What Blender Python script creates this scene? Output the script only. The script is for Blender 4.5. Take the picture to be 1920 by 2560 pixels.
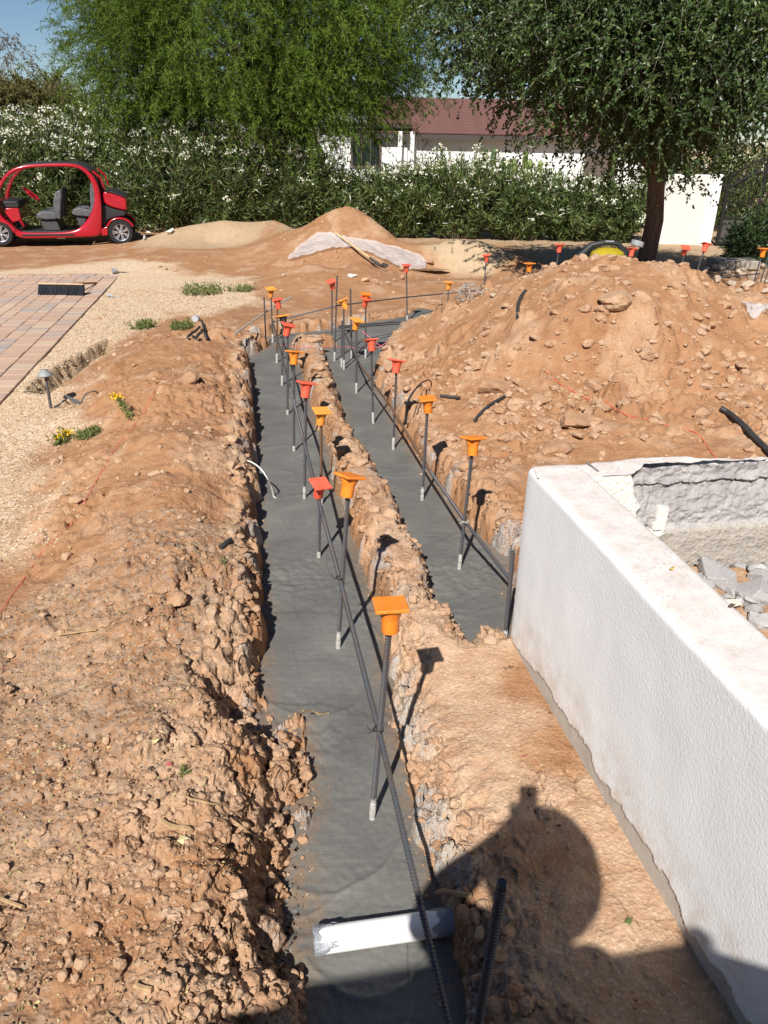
import bpy, bmesh, math, random
import numpy as np
from mathutils import Vector, Matrix

for _o in list(bpy.data.objects):
    bpy.data.objects.remove(_o)
SC = bpy.context.scene
COL = SC.collection
rng = np.random.default_rng(7)
random.seed(7)

# ---------------------------------------------------------------- camera
F = 1923.0            # focal length in pixels of the 1920 x 2560 photograph
CH = 2.25             # lens height above the wet concrete (z = 0)
def _basis():
    d = np.array([(880. - 960) / F, -(5200. - 1280) / F, -1.0]); d /= np.linalg.norm(d)
    up = -d; fw = np.array([0, 0, -1.0]); h = fw - up * fw.dot(up); h /= np.linalg.norm(h)
    return np.array([np.cross(h, up), h, up])
BM_ = _basis()
cam_d = bpy.data.cameras.new('camera'); cam = bpy.data.objects.new('camera', cam_d); COL.objects.link(cam)
cam_d.sensor_fit = 'VERTICAL'; cam_d.sensor_height = 36.0; cam_d.sensor_width = 27.0
cam_d.lens = F / 2560 * 36.0; cam_d.clip_start = 0.02; cam_d.clip_end = 2000
_m = Matrix(BM_.tolist()).to_4x4(); _m.translation = Vector((0, 0, CH)); cam.matrix_world = _m
SC.camera = cam

# ---------------------------------------------------------------- world, sun, exposure
SUN = np.array([-0.1779, -0.6957, 0.6959]); SUN /= np.linalg.norm(SUN)
w = bpy.data.worlds.new('World'); SC.world = w; w.use_nodes = True
nt = w.node_tree; bg = nt.nodes['Background']
sky = nt.nodes.new('ShaderNodeTexSky'); sky.sky_type = 'NISHITA'; sky.sun_disc = False
sky.sun_elevation = math.asin(SUN[2]); sky.sun_rotation = math.atan2(SUN[0], SUN[1])
sky.air_density = 1.0; sky.dust_density = 0.0; sky.ozone_density = 4.0; sky.altitude = 1500
nt.links.new(sky.outputs[0], bg.inputs[0]); bg.inputs[1].default_value = 0.05
sd_ = bpy.data.lights.new('sun', 'SUN'); sd_.energy = 4.9; sd_.angle = math.radians(0.53); sd_.color = (1.0, 0.955, 0.89)
sun = bpy.data.objects.new('sun', sd_); COL.objects.link(sun)
sun.rotation_euler = Vector(SUN.tolist()).to_track_quat('Z', 'Y').to_euler(); sun.location = (-5, -20, 20)
SC.view_settings.view_transform = 'Standard'; SC.view_settings.look = 'None'
SC.view_settings.exposure = 0.6; SC.view_settings.gamma = 1.0
SC.view_settings.use_curve_mapping = False
SC.render.engine = 'CYCLES'
SC.cycles.max_bounces = 6; SC.cycles.diffuse_bounces = 3; SC.cycles.transparent_max_bounces = 6

# ---------------------------------------------------------------- helpers
def ray(px, py):
    return BM_ @ np.array([(px - 960) / F, -(py - 1280) / F, -1.0])
def at(px, py, z=0.0):
    """the point at height z seen at that pixel of the photograph"""
    r = ray(px, py); t = (z - CH) / r[2]; return np.array([r[0] * t, r[1] * t, z])
def atD(px, py, D):
    r = ray(px, py); t = D / r[1]; return np.array([r[0] * t, D, CH + r[2] * t])

def tag(o, label=None, cat=None, group=None, kind=None):
    if label: o['label'] = label
    if cat: o['category'] = cat
    if group: o['group'] = group
    if kind: o['kind'] = kind
    return o
def empty(name, loc, rz=0.0, label=None, cat=None, group=None):
    o = bpy.data.objects.new(name, None); COL.objects.link(o)
    o.location = [float(v) for v in loc]; o.rotation_euler = (0, 0, rz); o.empty_display_size = .05
    return tag(o, label, cat, group)
def link(name, me, parent=None, loc=None):
    o = bpy.data.objects.new(name, me); COL.objects.link(o)
    if parent is not None: o.parent = parent
    if loc is not None: o.location = [float(v) for v in loc]
    return o
def mesh_np(name, V, Fc, mat=None, parent=None, attrs=None, smooth=True, loc=None):
    """V (n,3), Fc (m,3|4) arrays -> one mesh object"""
    V = np.ascontiguousarray(V, dtype=np.float32); Fc = np.ascontiguousarray(Fc, dtype=np.int32)
    me = bpy.data.meshes.new(name); k = Fc.shape[1]
    me.vertices.add(len(V)); me.vertices.foreach_set('co', V.ravel())
    me.loops.add(Fc.size); me.loops.foreach_set('vertex_index', Fc.ravel())
    me.polygons.add(len(Fc)); me.polygons.foreach_set('loop_start', np.arange(0, Fc.size, k, dtype=np.int32))
    me.polygons.foreach_set('loop_total', np.full(len(Fc), k, dtype=np.int32))
    me.polygons.foreach_set('use_smooth', np.full(len(Fc), smooth, dtype=bool))
    for an, av in (attrs or {}).items():
        a = me.attributes.new(an, 'FLOAT', 'POINT'); a.data.foreach_set('value', np.ascontiguousarray(av, dtype=np.float32))
    me.update(calc_edges=True)
    if mat: me.materials.append(mat)
    return link(name, me, parent, loc)

class MB:
    """collects shapes and links them as ONE mesh object"""
    def __init__(s): s.v = []; s.f = []
    def add(s, V, Fs):
        b = len(s.v); s.v.extend([tuple(map(float, p)) for p in V]); s.f.extend([tuple(b + i for i in f) for f in Fs]); return s
    def box(s, c, d, rot=None, bev=0.0):
        hx, hy, hz = d[0] / 2, d[1] / 2, d[2] / 2
        if bev > 0:
            b = min(bev, hx * .49, hy * .49, hz * .49); V = []
            for z, ins in ((-hz, b), (-hz + b, 0), (hz - b, 0), (hz, b)):
                X, Y = hx - ins, hy - ins; e = b
                for x, y in ((-X + e, -Y), (X - e, -Y), (X, -Y + e), (X, Y - e), (X - e, Y), (-X + e, Y), (-X, Y - e), (-X, -Y + e)): V.append((x, y, z))
            Fs = [tuple(range(7, -1, -1)), tuple(range(24, 32))]
            for r in range(3):
                for i in range(8): Fs.append((r * 8 + i, r * 8 + (i + 1) % 8, r * 8 + 8 + (i + 1) % 8, r * 8 + 8 + i))
        else:
            V = [(x, y, z) for z in (-hz, hz) for x, y in ((-hx, -hy), (hx, -hy), (hx, hy), (-hx, hy))]
            Fs = [(3, 2, 1, 0), (4, 5, 6, 7), (0, 1, 5, 4), (1, 2, 6, 5), (2, 3, 7, 6), (3, 0, 4, 7)]
        V = [Vector(p) for p in V]
        if rot is not None: V = [rot @ p for p in V]
        return s.add([p + Vector(c) for p in V], Fs)
    def tube(s, pts, rad, n=8, cap=True):
        P = [Vector([float(a) for a in p]) for p in pts]; R = rad if hasattr(rad, '__len__') else [rad] * len(P)
        V = []; Fs = []; prev = None
        for i, p in enumerate(P):
            t = (P[min(i + 1, len(P) - 1)] - P[max(i - 1, 0)]).normalized()
            if prev is None:
                a = Vector((0, 0, 1)) if abs(t.z) < .9 else Vector((1, 0, 0)); u = t.cross(a).normalized()
            else: u = (prev - t * prev.dot(t)).normalized()
            prev = u; wv = t.cross(u)
            for k in range(n):
                a = 2 * math.pi * k / n; V.append(p + (u * math.cos(a) + wv * math.sin(a)) * R[i])
        for i in range(len(P) - 1):
            for k in range(n): Fs.append((i * n + k, i * n + (k + 1) % n, (i + 1) * n + (k + 1) % n, (i + 1) * n + k))
        if cap: Fs.append(tuple(range(n - 1, -1, -1))); Fs.append(tuple(range((len(P) - 1) * n, len(P) * n)))
        return s.add(V, Fs)
    def lathe(s, prof, n=24, M=None, close=True):
        V = [];  Fs = []
        for r, z in prof:
            for k in range(n):
                a = 2 * math.pi * k / n; V.append(Vector((r * math.cos(a), r * math.sin(a), z)))
        for i in range(len(prof) - 1):
            for k in range(n): Fs.append((i * n + k, i * n + (k + 1) % n, (i + 1) * n + (k + 1) % n, (i + 1) * n + k))
        if close: Fs.append(tuple(range(n - 1, -1, -1))); Fs.append(tuple(range((len(prof) - 1) * n, len(prof) * n)))
        if M is not None: V = [M @ p for p in V]
        return s.add(V, Fs)
    def prism(s, poly, y0, y1):
        """polygon in x,z extruded along y"""
        n = len(poly); V = [(x, y0, z) for x, z in poly] + [(x, y1, z) for x, z in poly]
        Fs = [tuple(range(n)), tuple(range(2 * n - 1, n - 1, -1))] + [(i, i + n, (i + 1) % n + n, (i + 1) % n) for i in range(n)]
        return s.add(V, Fs)
    def mesh(s, name, mat=None, smooth=False):
        me = bpy.data.meshes.new(name); me.from_pydata(s.v, [], s.f); me.validate()
        bm = bmesh.new(); bm.from_mesh(me); bmesh.ops.recalc_face_normals(bm, faces=bm.faces); bm.to_mesh(me); bm.free()
        if smooth:
            me.polygons.foreach_set('use_smooth', [True] * len(me.polygons))
            if smooth != 'all': me.set_sharp_from_angle(angle=math.radians(40))
        if mat: me.materials.append(mat)
        return me
    def build(s, name, mat=None, parent=None, smooth=False, loc=None):
        return link(name, s.mesh(name, mat, smooth), parent, loc)

# numpy noise ---------------------------------------------------------------
_P = np.random.default_rng(3).permutation(4096).astype(np.int64)
_G = np.random.default_rng(4).uniform(0, 1, (4096, 4)).astype(np.float32)
def _h(ix, iy, seed):
    return _P[(_P[(ix + seed * 131) & 4095] + iy) & 4095]
def perlin(x, y, seed=0):
    xi = np.floor(x).astype(np.int64); yi = np.floor(y).astype(np.int64); fx = (x - xi).astype(np.float32); fy = (y - yi).astype(np.float32)
    u = fx * fx * fx * (fx * (fx * 6 - 15) + 10); v = fy * fy * fy * (fy * (fy * 6 - 15) + 10)
    def g(dx, dy):
        a = _G[_h(xi + dx, yi + dy, seed), 0] * 6.2832
        return np.cos(a) * (fx - dx) + np.sin(a) * (fy - dy)
    n00, n10, n01, n11 = g(0, 0), g(1, 0), g(0, 1), g(1, 1)
    a = n00 + u * (n10 - n00); b = n01 + u * (n11 - n01)
    return (a + v * (b - a)) * 1.5
def fbm(x, y, f, octv=4, seed=0, gain=.5):
    s = 0; a = 1.0
    for o in range(octv):
        s = s + a * perlin(x * f + 17.3 * o, y * f - 9.1 * o, seed + o); f *= 2.03; a *= gain
    return s
def clods(x, y, cell, seed, prob=.6, flat=.7):
    """lumps of random radius on a jittered lattice"""
    gx = x / cell; gy = y / cell; xi = np.floor(gx).astype(np.int64); yi = np.floor(gy).astype(np.int64); out = np.zeros(len(x), np.float32)
    for dx in (-1, 0, 1):
        for dy in (-1, 0, 1):
            hh = _h(xi + dx, yi + dy, seed); g = _G[hh]
            r = .18 + .5 * g[:, 2] ** 1.5
            ex = gx - (xi + dx + g[:, 0]); ey = gy - (yi + dy + g[:, 1])
            an = g[:, 3] * 20; ca, sa = np.cos(an), np.sin(an); st = 1 + .5 * np.sin(an * 3.1)
            d = np.sqrt((ca * ex + sa * ey) ** 2 + ((-sa * ex + ca * ey) * st) ** 2)
            t = np.clip(1 - (d / r) ** 2, 0, 1)
            hgt = np.sqrt(t) * r * flat * (g[:, 3] < prob)
            out = np.maximum(out, hgt)
    return out * cell
def sstep(a, b, x):
    t = np.clip((x - a) / (b - a), 0, 1); return t * t * (3 - 2 * t)
def poly_sd(x, y, P):
    """signed distance to polygon: negative inside"""
    P = np.asarray(P)[:, :2]; n = len(P); d2 = np.full(len(x), 1e9); ins = np.zeros(len(x), bool)
    for i in range(n):
        a = P[i]; b = P[(i + 1) % n]; e = b - a; wx = x - a[0]; wy = y - a[1]
        t = np.clip((wx * e[0] + wy * e[1]) / (e @ e + 1e-12), 0, 1); d2 = np.minimum(d2, (wx - e[0] * t) ** 2 + (wy - e[1] * t) ** 2)
        c = ((a[1] > y) != (b[1] > y)) & (x < (b[0] - a[0]) * (y - a[1]) / (b[1] - a[1] + 1e-12) + a[0]); ins ^= c
    d = np.sqrt(d2); return np.where(ins, -d, d)
def line_d(x, y, P):
    P = np.asarray(P)[:, :2]; d2 = np.full(len(x), 1e9); side = np.zeros(len(x))
    for i in range(len(P) - 1):
        a = P[i]; b = P[i + 1]; e = b - a; wx = x - a[0]; wy = y - a[1]
        t = np.clip((wx * e[0] + wy * e[1]) / (e @ e), 0, 1); dd = (wx - e[0] * t) ** 2 + (wy - e[1] * t) ** 2
        m = dd < d2; d2 = np.where(m, dd, d2); side = np.where(m, e[0] * wy - e[1] * wx, side)
    return np.sqrt(d2), side

# materials -------------------------------------------------------------------
class Mat:
    def __init__(s, name, rough=.8, spec=.3):
        s.m = bpy.data.materials.new(name); s.m.use_nodes = True; s.t = s.m.node_tree; s.b = s.t.nodes['Principled BSDF']
        s.b.inputs['Roughness'].default_value = rough; s.b.inputs['Specular IOR Level'].default_value = spec
        s._tc = None
    def n(s, typ, **kw):
        nd = s.t.nodes.new(typ)
        for k, v in kw.items():
            if k in nd.inputs.keys() if hasattr(nd.inputs, 'keys') else False: nd.inputs[k].default_value = v
            else: setattr(nd, k, v)
        return nd
    def l(s, a, b): s.t.links.new(a, b)
    def obj(s):
        if not s._tc: s._tc = s.t.nodes.new('ShaderNodeTexCoord')
        return s._tc.outputs['Object']
    def noise(s, scale, detail=4, rough=.55, dist=0, vec=None):
        nd = s.t.nodes.new('ShaderNodeTexNoise'); nd.inputs['Scale'].default_value = scale; nd.inputs['Detail'].default_value = detail
        nd.inputs['Roughness'].default_value = rough; nd.inputs['Distortion'].default_value = dist; s.l(vec or s.obj(), nd.inputs['Vector']); return nd.outputs['Fac']
    def voro(s, scale, out='Distance', vec=None, feat='F1'):
        nd = s.t.nodes.new('ShaderNodeTexVoronoi'); nd.feature = feat; nd.inputs['Scale'].default_value = scale; s.l(vec or s.obj(), nd.inputs['Vector']); return nd.outputs[out]
    def ramp(s, fac, stops, interp='LINEAR'):
        nd = s.t.nodes.new('ShaderNodeValToRGB'); cr = nd.color_ramp; cr.interpolation = interp
        while len(cr.elements) > 1: cr.elements.remove(cr.elements[-1])
        for i, (p, c) in enumerate(stops):
            e = cr.elements[0] if i == 0 else cr.elements.new(p)
            e.position = p; e.color = (*c, 1) if hasattr(c, '__len__') else (c, c, c, 1)
        s.l(fac, nd.inputs[0]); return nd.outputs[0]
    def mix(s, fac, a, b, mode='MIX'):
        nd = s.t.nodes.new('ShaderNodeMix'); nd.data_type = 'RGBA'; nd.blend_type = mode
        for v, i in ((fac, 0), (a, 6), (b, 7)):
            if hasattr(v, 'is_output'): s.l(v, nd.inputs[i])
            elif i == 0: nd.inputs[0].default_value = v
            else: nd.inputs[i].default_value = (*v, 1)
        return nd.outputs[2]
    def math(s, op, a, b=0.0):
        nd = s.t.nodes.new('ShaderNodeMath'); nd.operation = op
        for i, v in enumerate((a, b)):
            if hasattr(v, 'is_output'): s.l(v, nd.inputs[i])
            else: nd.inputs[i].default_value = v
        return nd.outputs[0]
    def attr(s, name):
        nd = s.t.nodes.new('ShaderNodeAttribute'); nd.attribute_name = name; return nd.outputs['Fac']
    def rnd(s):
        return s.t.nodes.new('ShaderNodeObjectInfo').outputs['Random']
    def geo_rnd(s):
        return s.t.nodes.new('ShaderNodeNewGeometry').outputs['Random Per Island']
    def base(s, c):
        if hasattr(c, 'is_output'): s.l(c, s.b.inputs['Base Color'])
        else: s.b.inputs['Base Color'].default_value = (*c, 1)
        return s
    def rough(s, r): s.l(r, s.b.inputs['Roughness']); return s
    def bump(s, h, strength=.5, dist=.01, prev=None):
        nd = s.t.nodes.new('ShaderNodeBump'); nd.inputs['Strength'].default_value = strength; nd.inputs['Distance'].default_value = dist
        s.l(h, nd.inputs['Height'])
        if prev is not None: s.l(prev, nd.inputs['Normal'])
        s.l(nd.outputs[0], s.b.inputs['Normal']); return nd.outputs[0]
def plain(name, c, rough=.6, spec=.4, var=.25, scale=20, bump=0.0, metallic=0.0):
    m = Mat(name, rough, spec)
    a = m.noise(scale, 5)
    c = np.array(c, float)
    m.base(m.ramp(a, [(.3, tuple(c * (1 - var))), (.7, tuple(np.minimum(c * (1 + var), 1)))]))
    if bump: m.bump(m.noise(scale * 4, 4), bump, .004)
    m.b.inputs['Metallic'].default_value = metallic
    return m.m
# ================================================================ ground heights
CT = []                       # control points x, y, z of the soil
def cp(*L):
    for px, py, z in L: CT.append(at(px, py, z))
def cpd(*L):
    for px, py, D in L: CT.append(atD(px, py, D))
def cpw(*L):
    for p in L: CT.append(np.array(p, float))
# far flat yard
cp((20, 640, .0), (250, 625, .0), (40, 740, -.02), (160, 740, -.02), (60, 860, -.02), (20, 960, -.02), (230, 690, 0), (330, 700, .02), (420, 760, .04), (520, 740, .06), (320, 800, .03), (200, 880, .03), (100, 1000, .03), (30, 1060, .02), (30, 1300, .05), (140, 1120, .05))
cp((400, 650, .12), (500, 640, .14), (560, 690, .04), (620, 640, .16), (700, 690, .05), (640, 740, .08), (800, 780, .06), (900, 760, .05), (1000, 740, .04), (1100, 700, .03), (1180, 700, .05), (640, 800, .12), (560, 810, .14), (560, 860, .2))
cp((1000, 690, .02), (1060, 650, .03), (1300, 640, .0), (1500, 610, .0), (1700, 630, .0), (1850, 690, .12))
# far orange pile, tan and grey sand piles
cpd((870, 516, 16.2), (800, 540, 16.2), (930, 545, 16.0), (760, 570, 16.0), (970, 580, 15.6))
cpw((-.8, 17.8, .1), (-1.6, 17.8, .1), (.2, 17.6, .08), (.9, 17.2, .05))
cp((700, 640, .22), (780, 660, .3), (880, 655, .3), (840, 690, .06), (960, 640, .25), (1020, 640, .08))
cpd((430, 575, 17.2), (560, 552, 17.8), (640, 556, 18.0), (690, 552, 18.2), (495, 566, 17.4))
cpw((-5.6, 19, 0), (-3.6, 19.4, .05), (-2.6, 19.4, .05), (-4.6, 19.2, .05)); cp((380, 600, .05), (520, 605, .15), (600, 610, .16))
cpd((1130, 600, 15.2), (1060, 612, 15.3), (1190, 612, 14.9), (1230, 622, 14.9), (1180, 634, 14.8), (1290, 636, 14.9))
cpw((1.2, 16.8, .03), (2.0, 16.4, .0), (3.0, 15.6, .0)); cp((1120, 672, .05), (1200, 682, .03), (1330, 665, .0))
# right spoil pile: crest, back, face, foot
cpd((1060, 800, 9.0), (1170, 745, 8.6), (1250, 715, 8.3), (1330, 690, 8.0), (1400, 668, 7.9), (1450, 650, 7.8), (1540, 652, 7.6), (1640, 660, 7.4), (1720, 672, 7.4), (1800, 715, 7.5), (1920, 722, 7.6))
cpw((1.3, 9.9, .12), (1.9, 9.7, .15), (2.6, 9.5, .12), (3.3, 9.4, .12), (4.2, 9.2, .2), (5.0, 8.4, .5), (1.0, 10.2, .08), (5, 6, .55), (5, 4, .4), (3.5, 2, .25), (3, 0, .3))
cp((1200, 900, .48), (1120, 880, .36), (1050, 890, .24), (1300, 800, .78), (1450, 800, .9), (1600, 800, .92), (1750, 800, .88), (1880, 820, .8),
   (1300, 960, .42), (1450, 920, .56), (1600, 920, .58), (1750, 920, .58), (1880, 920, .58), (1200, 1010, .32), (1330, 1080, .28), (1450, 1060, .34), (1600, 1050, .36), (1750, 1050, .38), (1900, 1060, .4))
cp((1400, 1140, .26), (1600, 1150, .28), (1850, 1160, .32), (1270, 1180, .22), (990, 960, .15), (1030, 1060, .17), (1120, 1170, .19), (1210, 1320, .2), (1290, 1440, .2))
# ridge between the trenches
cp((745, 845, .14), (775, 880, .2), (790, 960, .2), (810, 1030, .2), (850, 1100, .22), (870, 1180, .22), (920, 1270, .23), (960, 1370, .23), (1000, 1480, .22), (1050, 1580, .2))
# strip in front of the white wall, around the planter, behind the camera
cp((1050, 1750, .13), (1150, 1680, .18), (1270, 1650, .2), (1150, 1850, .17), (1300, 1850, .2), (1120, 2060, .15), (1400, 2150, .2), (1250, 2300, .17), (1180, 2420, .13), (1600, 2480, .2), (1350, 2540, .18))
cpw((2.9, 2.5, .25), (.9, .6, .25), (.4, .3, .25), (0, -.4, .42), (-.6, .3, .3), (1, -.5, .35), (-1.5, -.5, .3))
# left spoil mound
cp((620, 900, .2), (625, 1000, .2), (630, 1100, .2), (640, 1260, .19), (650, 1400, .18), (652, 1560, .18), (640, 1650, .18), (640, 1760, .2),
   (500, 850, .34), (420, 850, .3), (350, 880, .3), (330, 950, .3), (450, 960, .42), (540, 960, .32), (420, 1080, .4), (540, 1100, .3), (330, 1150, .3), (470, 1230, .36), (560, 1300, .24), (350, 1300, .3), (470, 1400, .3), (560, 1480, .22),
   (200, 1000, .07), (240, 1090, .12), (150, 1230, .1), (230, 1250, .22), (100, 1400, .1), (220, 1450, .2), (20, 1500, .1), (380, 1560, .25), (520, 1620, .22),
   (150, 1650, .15), (10, 1750, .14), (350, 1750, .22), (520, 1800, .26), (600, 1900, .27), (250, 1950, .2), (20, 2000, .16), (430, 2000, .25), (560, 2050, .26), (250, 2200, .24), (20, 2300, .2), (430, 2250, .28), (560, 2200, .28), (590, 2400, .28), (300, 2450, .27), (20, 2540, .24), (560, 2540, .28))
for a in range(0, 360, 15):
    for rr in (26, 60): cpw((rr * math.cos(math.radians(a)), rr * math.sin(math.radians(a)), 0.0))
cpw((-9, 10, 0), (-9, 4, .0), (-6, 2, .05), (-5, -3, .1), (0, -5, .2), (6, -3, .2), (9, 4, .2), (9, 10, .1), (8, 15, 0), (-9, 16, 0), (-3, 1, .2), (-2.4, 3, .08), (-3, 5, .02))
CT = np.array(CT)
def _rbf_fit(P, z, c=.12, reg=2e-3):
    n = len(P); d = np.sqrt(((P[:, None] - P[None]) ** 2).sum(2) + c * c); A = np.zeros((n + 3, n + 3)); A[:n, :n] = d - reg * n * np.eye(n) * 0 + reg * np.eye(n) * -1
    A[:n, n] = 1; A[:n, n + 1:] = P; A[n, :n] = 1; A[n + 1:, :n] = P.T
    return np.linalg.solve(A, np.concatenate([z, np.zeros(3)]))
_PL = CT[:, :2]; _RW = _rbf_fit(_PL, CT[:, 2])
def base_h(x, y):
    out = np.empty(len(x)); c = .12
    for i in range(0, len(x), 40000):
        X = x[i:i + 40000]; Y = y[i:i + 40000]
        d = np.sqrt((X[:, None] - _PL[None, :, 0]) ** 2 + (Y[:, None] - _PL[None, :, 1]) ** 2 + c * c)
        out[i:i + 40000] = d @ _RW[:-3] + _RW[-3] + X * _RW[-2] + Y * _RW[-1]
    return out

# ---------------------------------------------------------------- trenches (plan outlines)
def pl(L, z): return [at(px, py, z)[:2] for px, py in L]
LIP = pl([(612, 852), (622, 900), (628, 960), (633, 1010), (632, 1100), (640, 1180), (641, 1260), (648, 1330), (646, 1398), (655, 1466), (653, 1530), (650, 1581), (640, 1627), (655, 1690), (680, 1752)], .18)
LOW = pl([(752, 1800), (758, 1880), (775, 1950), (786, 2000), (748, 2110), (752, 2190), (768, 2260), (752, 2330), (742, 2400), (752, 2480), (745, 2560)], .0)
RL = pl([(736, 842), (731, 870), (745, 905), (762, 940), (779, 1005), (790, 1056), (817, 1098), (826, 1140), (832, 1190), (849, 1240), (862, 1290), (880, 1340), (893, 1380), (915, 1430), (931, 1470), (958, 1545), (965, 1603), (973, 1672), (980, 1759), (994, 1870), (1020, 1947), (1042, 2034), (1060, 2121), (1085, 2217), (1112, 2275), (1138, 2352), (1143, 2420), (1165, 2560)], .0)
TL = np.array(LIP + LOW + [np.array((-.3, .3)), np.array((.3, .3))] + RL[::-1])
RR_L = pl([(796, 846), (813, 891), (838, 950), (850, 997), (858, 1039), (874, 1068), (909, 1112), (930, 1150), (952, 1192), (985, 1250), (1015, 1308), (1038, 1350), (1061, 1400), (1080, 1460), (1097, 1511), (1148, 1560), (1174, 1603)], .12)
RR_R = pl([(1200, 1622), (1240, 1612), (1262, 1640), (1290, 1600), (1290, 1500), (1274, 1400), (1240, 1380), (1187, 1332), (1139, 1270), (1105, 1225), (1071, 1178), (1040, 1135), (1007, 1092), (985, 1050), (965, 1000), (947, 968), (938, 932), (958, 905), (985, 878), (1003, 842)], .0)
TR = np.array(RR_L + RR_R)
TX = np.array(pl([(735, 850), (738, 832), (800, 826), (880, 812), (950, 800), (1010, 792), (1050, 768), (1095, 778), (1105, 792), (1060, 806), (1005, 846), (900, 870), (800, 862)], .0))
TC = np.array(pl([(612, 858), (618, 848), (738, 832), (800, 832), (800, 860), (735, 862)], .0))
SPLIT = pl([(560, 1730), (590, 1760), (625, 1800), (640, 1860), (640, 1920), (655, 1975), (650, 2060), (615, 2100), (600, 2160), (612, 2230), (600, 2290), (560, 2320), (560, 2320)], .26)   # the cracked shelf on the near left bank
PIT = pl([(72, 975), (120, 985), (190, 955), (262, 915), (282, 868), (272, 850), (200, 885), (130, 925), (75, 958)], .03)
WALL_A = np.array([.578, 2.885]); WALL_B = np.array([1.05, .60])
PLANT = np.array([[.80, 2.80], [1.9, 2.93], [2.6, 2.9], [2.6, .4], [1.25, .4]])
def trench_sd(x, y):
    d = np.full(len(x), 9.0); m = (np.hypot(x, y) < 14) & (y > -1) & (x > -4) & (x < 4)
    if m.any():
        X, Y = x[m], y[m]; dd = poly_sd(X, Y, TL)
        for P in (TR, TX, TC): dd = np.minimum(dd, poly_sd(X, Y, P))
        d[m] = dd
    return d
# outlines of the things heaped on the ground
Z_PILE = np.array(pl([(950, 975), (1000, 860), (1080, 800), (1160, 748)], .1) + [np.array(p) for p in ((1.2, 9.4), (2.0, 9.3), (3.4, 9.0), (4.6, 8.6), (5.2, 7), (5, 4.6))] + pl([(1880, 1150), (1600, 1145), (1330, 1145), (1280, 1250), (1180, 1290), (1060, 1130)], .2))
Z_LEFT = np.array(pl([(640, 1700), (500, 1690), (300, 1640), (120, 1560), (60, 1420), (110, 1250), (170, 1110), (235, 1050), (270, 960), (320, 880), (420, 800), (560, 790), (640, 850)], .15) + pl([(665, 1000), (680, 1300), (690, 1600)], .05))
Z_FAR = np.array(pl([(690, 665), (840, 695), (960, 660), (1030, 640)], .05) + [np.array(p) for p in ((1.0, 16.6), (.2, 17.6), (-1.2, 18), (-2.2, 17.2))])
Z_TAN = np.array(pl([(1035, 662), (1130, 680), (1230, 690), (1340, 668)], .03) + [np.array(p) for p in ((3.3, 15.6), (2.4, 16.6), (1.2, 17.2), (.5, 16))])
Z_GREY = np.array(pl([(320, 628), (480, 632), (640, 630), (700, 600)], .06) + [np.array(p) for p in ((-2.6, 16.6), (-2.0, 18), (-2.4, 19.2), (-4.2, 19.4), (-5.6, 18.8))])
Z_GRAVEL = np.array(pl([(-900, 1010), (-300, 690), (330, 655), (480, 690), (620, 700), (640, 770), (520, 800), (420, 790), (330, 850), (240, 900), (180, 1000), (190, 1080), (120, 1150), (70, 1280), (60, 1400), (-100, 1520), (-1500, 1500)], .02))
Z_DRIVE = np.array([at(302, 688)[:2], at(0, 1012)[:2], at(0, 1012)[:2] + (at(0, 1012) - at(302, 688))[:2] * .4, np.array([-9, 4]), np.array([-11, 9]), np.array([-9.5, 13.2])])

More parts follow.
